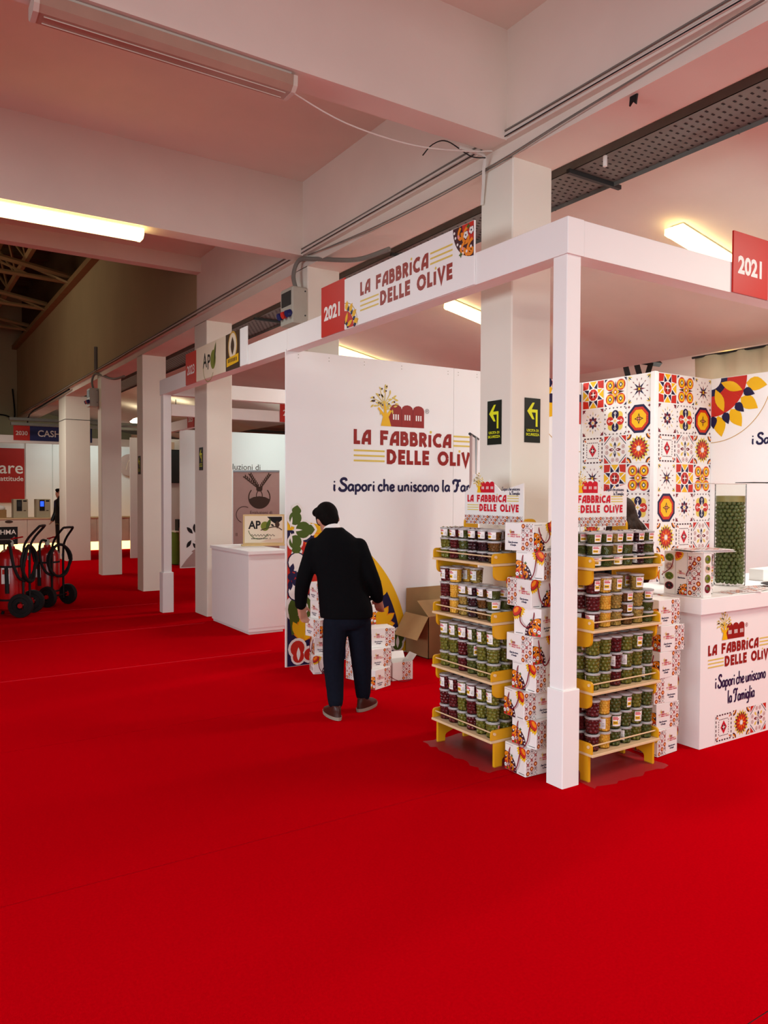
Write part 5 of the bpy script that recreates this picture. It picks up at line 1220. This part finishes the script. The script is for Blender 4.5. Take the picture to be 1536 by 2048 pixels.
t = board('fascia_sign', 'navy fascia sign with white letters CASH at the far left', 'sign', .07, 19.53, 1.6, 3.02, 3.42, 'print_blue', 'F'); Art(.002).text('white', 'CASH', .19, .12, .24, 1, 'LEFT', .004, .95).build('lettering', t, TR(0, 0, 0))
t = board('fascia_sign', 'small white fascia sign with dark script over the far desk', 'sign', 2.75, 19.53, .9, 3.0, 3.3, 'print_beige', 'F'); a = Art(.002); a.stroke('brown', [(.05, .22), (.05, .08), (.12, .2), (.2, .1), (.3, .2), (.4, .12)], .025); a.stroke('brown', [(.3, .06), (.6, .04), (.8, .1)], .015); a.disc('red', .06, .05, .03); a.build('lettering', t, TR(0, 0, 0))
ws = S(MB().box(-1.5, 5, 22.0, 22.05, 0, 3.3).build('wall_cash', 'panel_white'), 'white wall behind the far desk')
for x in (.3, 1.05, 1.85): MB().box(x, x+.72, 21.96, 22.0, 0, 3.2).build('panel', 'panel_white', ws)
t = T('red_banner', 'red wall banner with white lettering ware at the far left', 'banner', (-1.3, 21.93, 1.32)); MB().box(0, 1.56, 0, .03, 0, 1.6).build('sheet', 'banner_red', t)
a = Art(.003); a.text('white', 'ware', 1.53, .86, .5, 1, 'RIGHT', .004); a.text('white', 'an attitude', 1.53, .64, .2, 1, 'RIGHT', .002); a.build('lettering', t, TR(0, 0, 0))
t = T('round_plaque', 'round brown plaque on the far white wall', 'plaque', (3.3, 21.95, 2.5)); MB().lathe([(0, 0), (.27, 0), (.29, .02), (.29, .05), (0, .05)], 28, M=RX(90) @ Matrix.Diagonal((1.1, 1.2, 1, 1))).build('disc', 'banner_mauve', t, True); a = Art(.002); a.stroke('beige', [(-.1, -.15), (0, .15), (.1, -.1), (.18, .0)], .02, 1, 4); a.build('engraving', t, TR(0, -.052, 0))
def machine(label, x, scr):
    t = T('cash_machine', label, 'cash machine', (x, 19.75, .941), 0, 'cash machines on the far desk'); MB().cbox(0, .36, 0, .4, 0, .5, .012).build('case', 'machine_beige', t); MB().box(.08, .21, -.01, .0, .18, .48).build('front_panel', 'black', t)
    MB().box(.1, .19, -.013, -.01, .3, .44).build('screen', scr, t); MB().box(.24, .33, -.005, 0, .43, .47).build('slot', 'black', t); MB().box(.25, .31, -.005, 0, .18, .2).build('badge', 'print_brown', t)
machine('beige cash machine with dark screen on the far desk', -.32, 'dark_metal'); machine('beige cash machine with blue screen on the far desk', .25, 'screen_blue')
for i, (x, z, m, l) in enumerate(((2.1, .941, 'dark_metal', 'first'), (2.95, .941, 'dark_metal', 'second'))):
    t = T('desk_monitor', '%s small tilted monitor on the far desk' % l, 'monitor', (x, 19.8, z), 0, 'monitors on the far desk'); MB().box(-.14, .14, 0, .02, .06, .3, M=RX(-15)).build('screen', m, t); MB().cbox(-.08, .08, -.05, .08, 0, .06, .01).build('base', 'bag_paper', t)
t = T('desk_printer', 'black receipt printer on the far desk', 'printer', (3.25, 19.8, .941)); MB().cbox(-.14, .14, -.1, .1, 0, .16, .03).build('case', 'black', t)
t = T('desk_scanner', 'small white device on the far desk', 'device', (3.62, 19.8, .941)); MB().cbox(-.12, .12, -.1, .1, 0, .13, .02).build('case', 'bag_paper', t)
t = T('desk_screen', 'black framed screen hanging on the far desk front', 'screen', (3.12, 19.59, .34)); MB().cbox(0, .5, -.05, 0, 0, .5, .01).build('frame', 'black', t); MB().box(.06, .46, -.052, -.05, .17, .38).build('screen', 'screen_white', t)
t = T('desk_badge', 'dark oval badge on the far desk front', 'badge', (-.75+.3, 19.595, .84)); MB().lathe([(0, 0), (.1, 0), (.09, .012), (0, .012)], 20, M=RX(90) @ Matrix.Diagonal((1, .35, 1, 1))).build('plate', 'print_brown', t)
t = T('poster_stand', 'small black poster reading HMA standing before the far desk', 'poster', (-1.0, 18.5, 0)); MB().box(0, .62, 0, .02, .3, .75).build('sheet', 'black', t); MB().box(.1, .5, -.1, .1, 0, .03).build('base', 'dark_metal', t); MB().box(.29, .33, .02, .04, .03, .4).build('pole', 'dark_metal', t); a = Art(.002); a.text('white', 'HMA', .58, .56, .17, 1, 'RIGHT', .002); a.rect('grey', .15, .55, .42, .44); a.build('lettering', t, TR(0, 0, 0))
t = T('tissue_box', 'brown box with crumpled paper at the left end of the far desk', 'box', (-.62, 19.75, .941)); MB().cbox(-.15, .12, -.1, .12, 0, .22, .006).build('box', 'cardboard', t); b = MB(); b.ell((-.05, 0, .26), (.16, .1, .08), 9, 6); b.ell((-.15, 0, .2), (.1, .08, .06), 8, 5); b.build('paper', 'bag_paper', t, True)
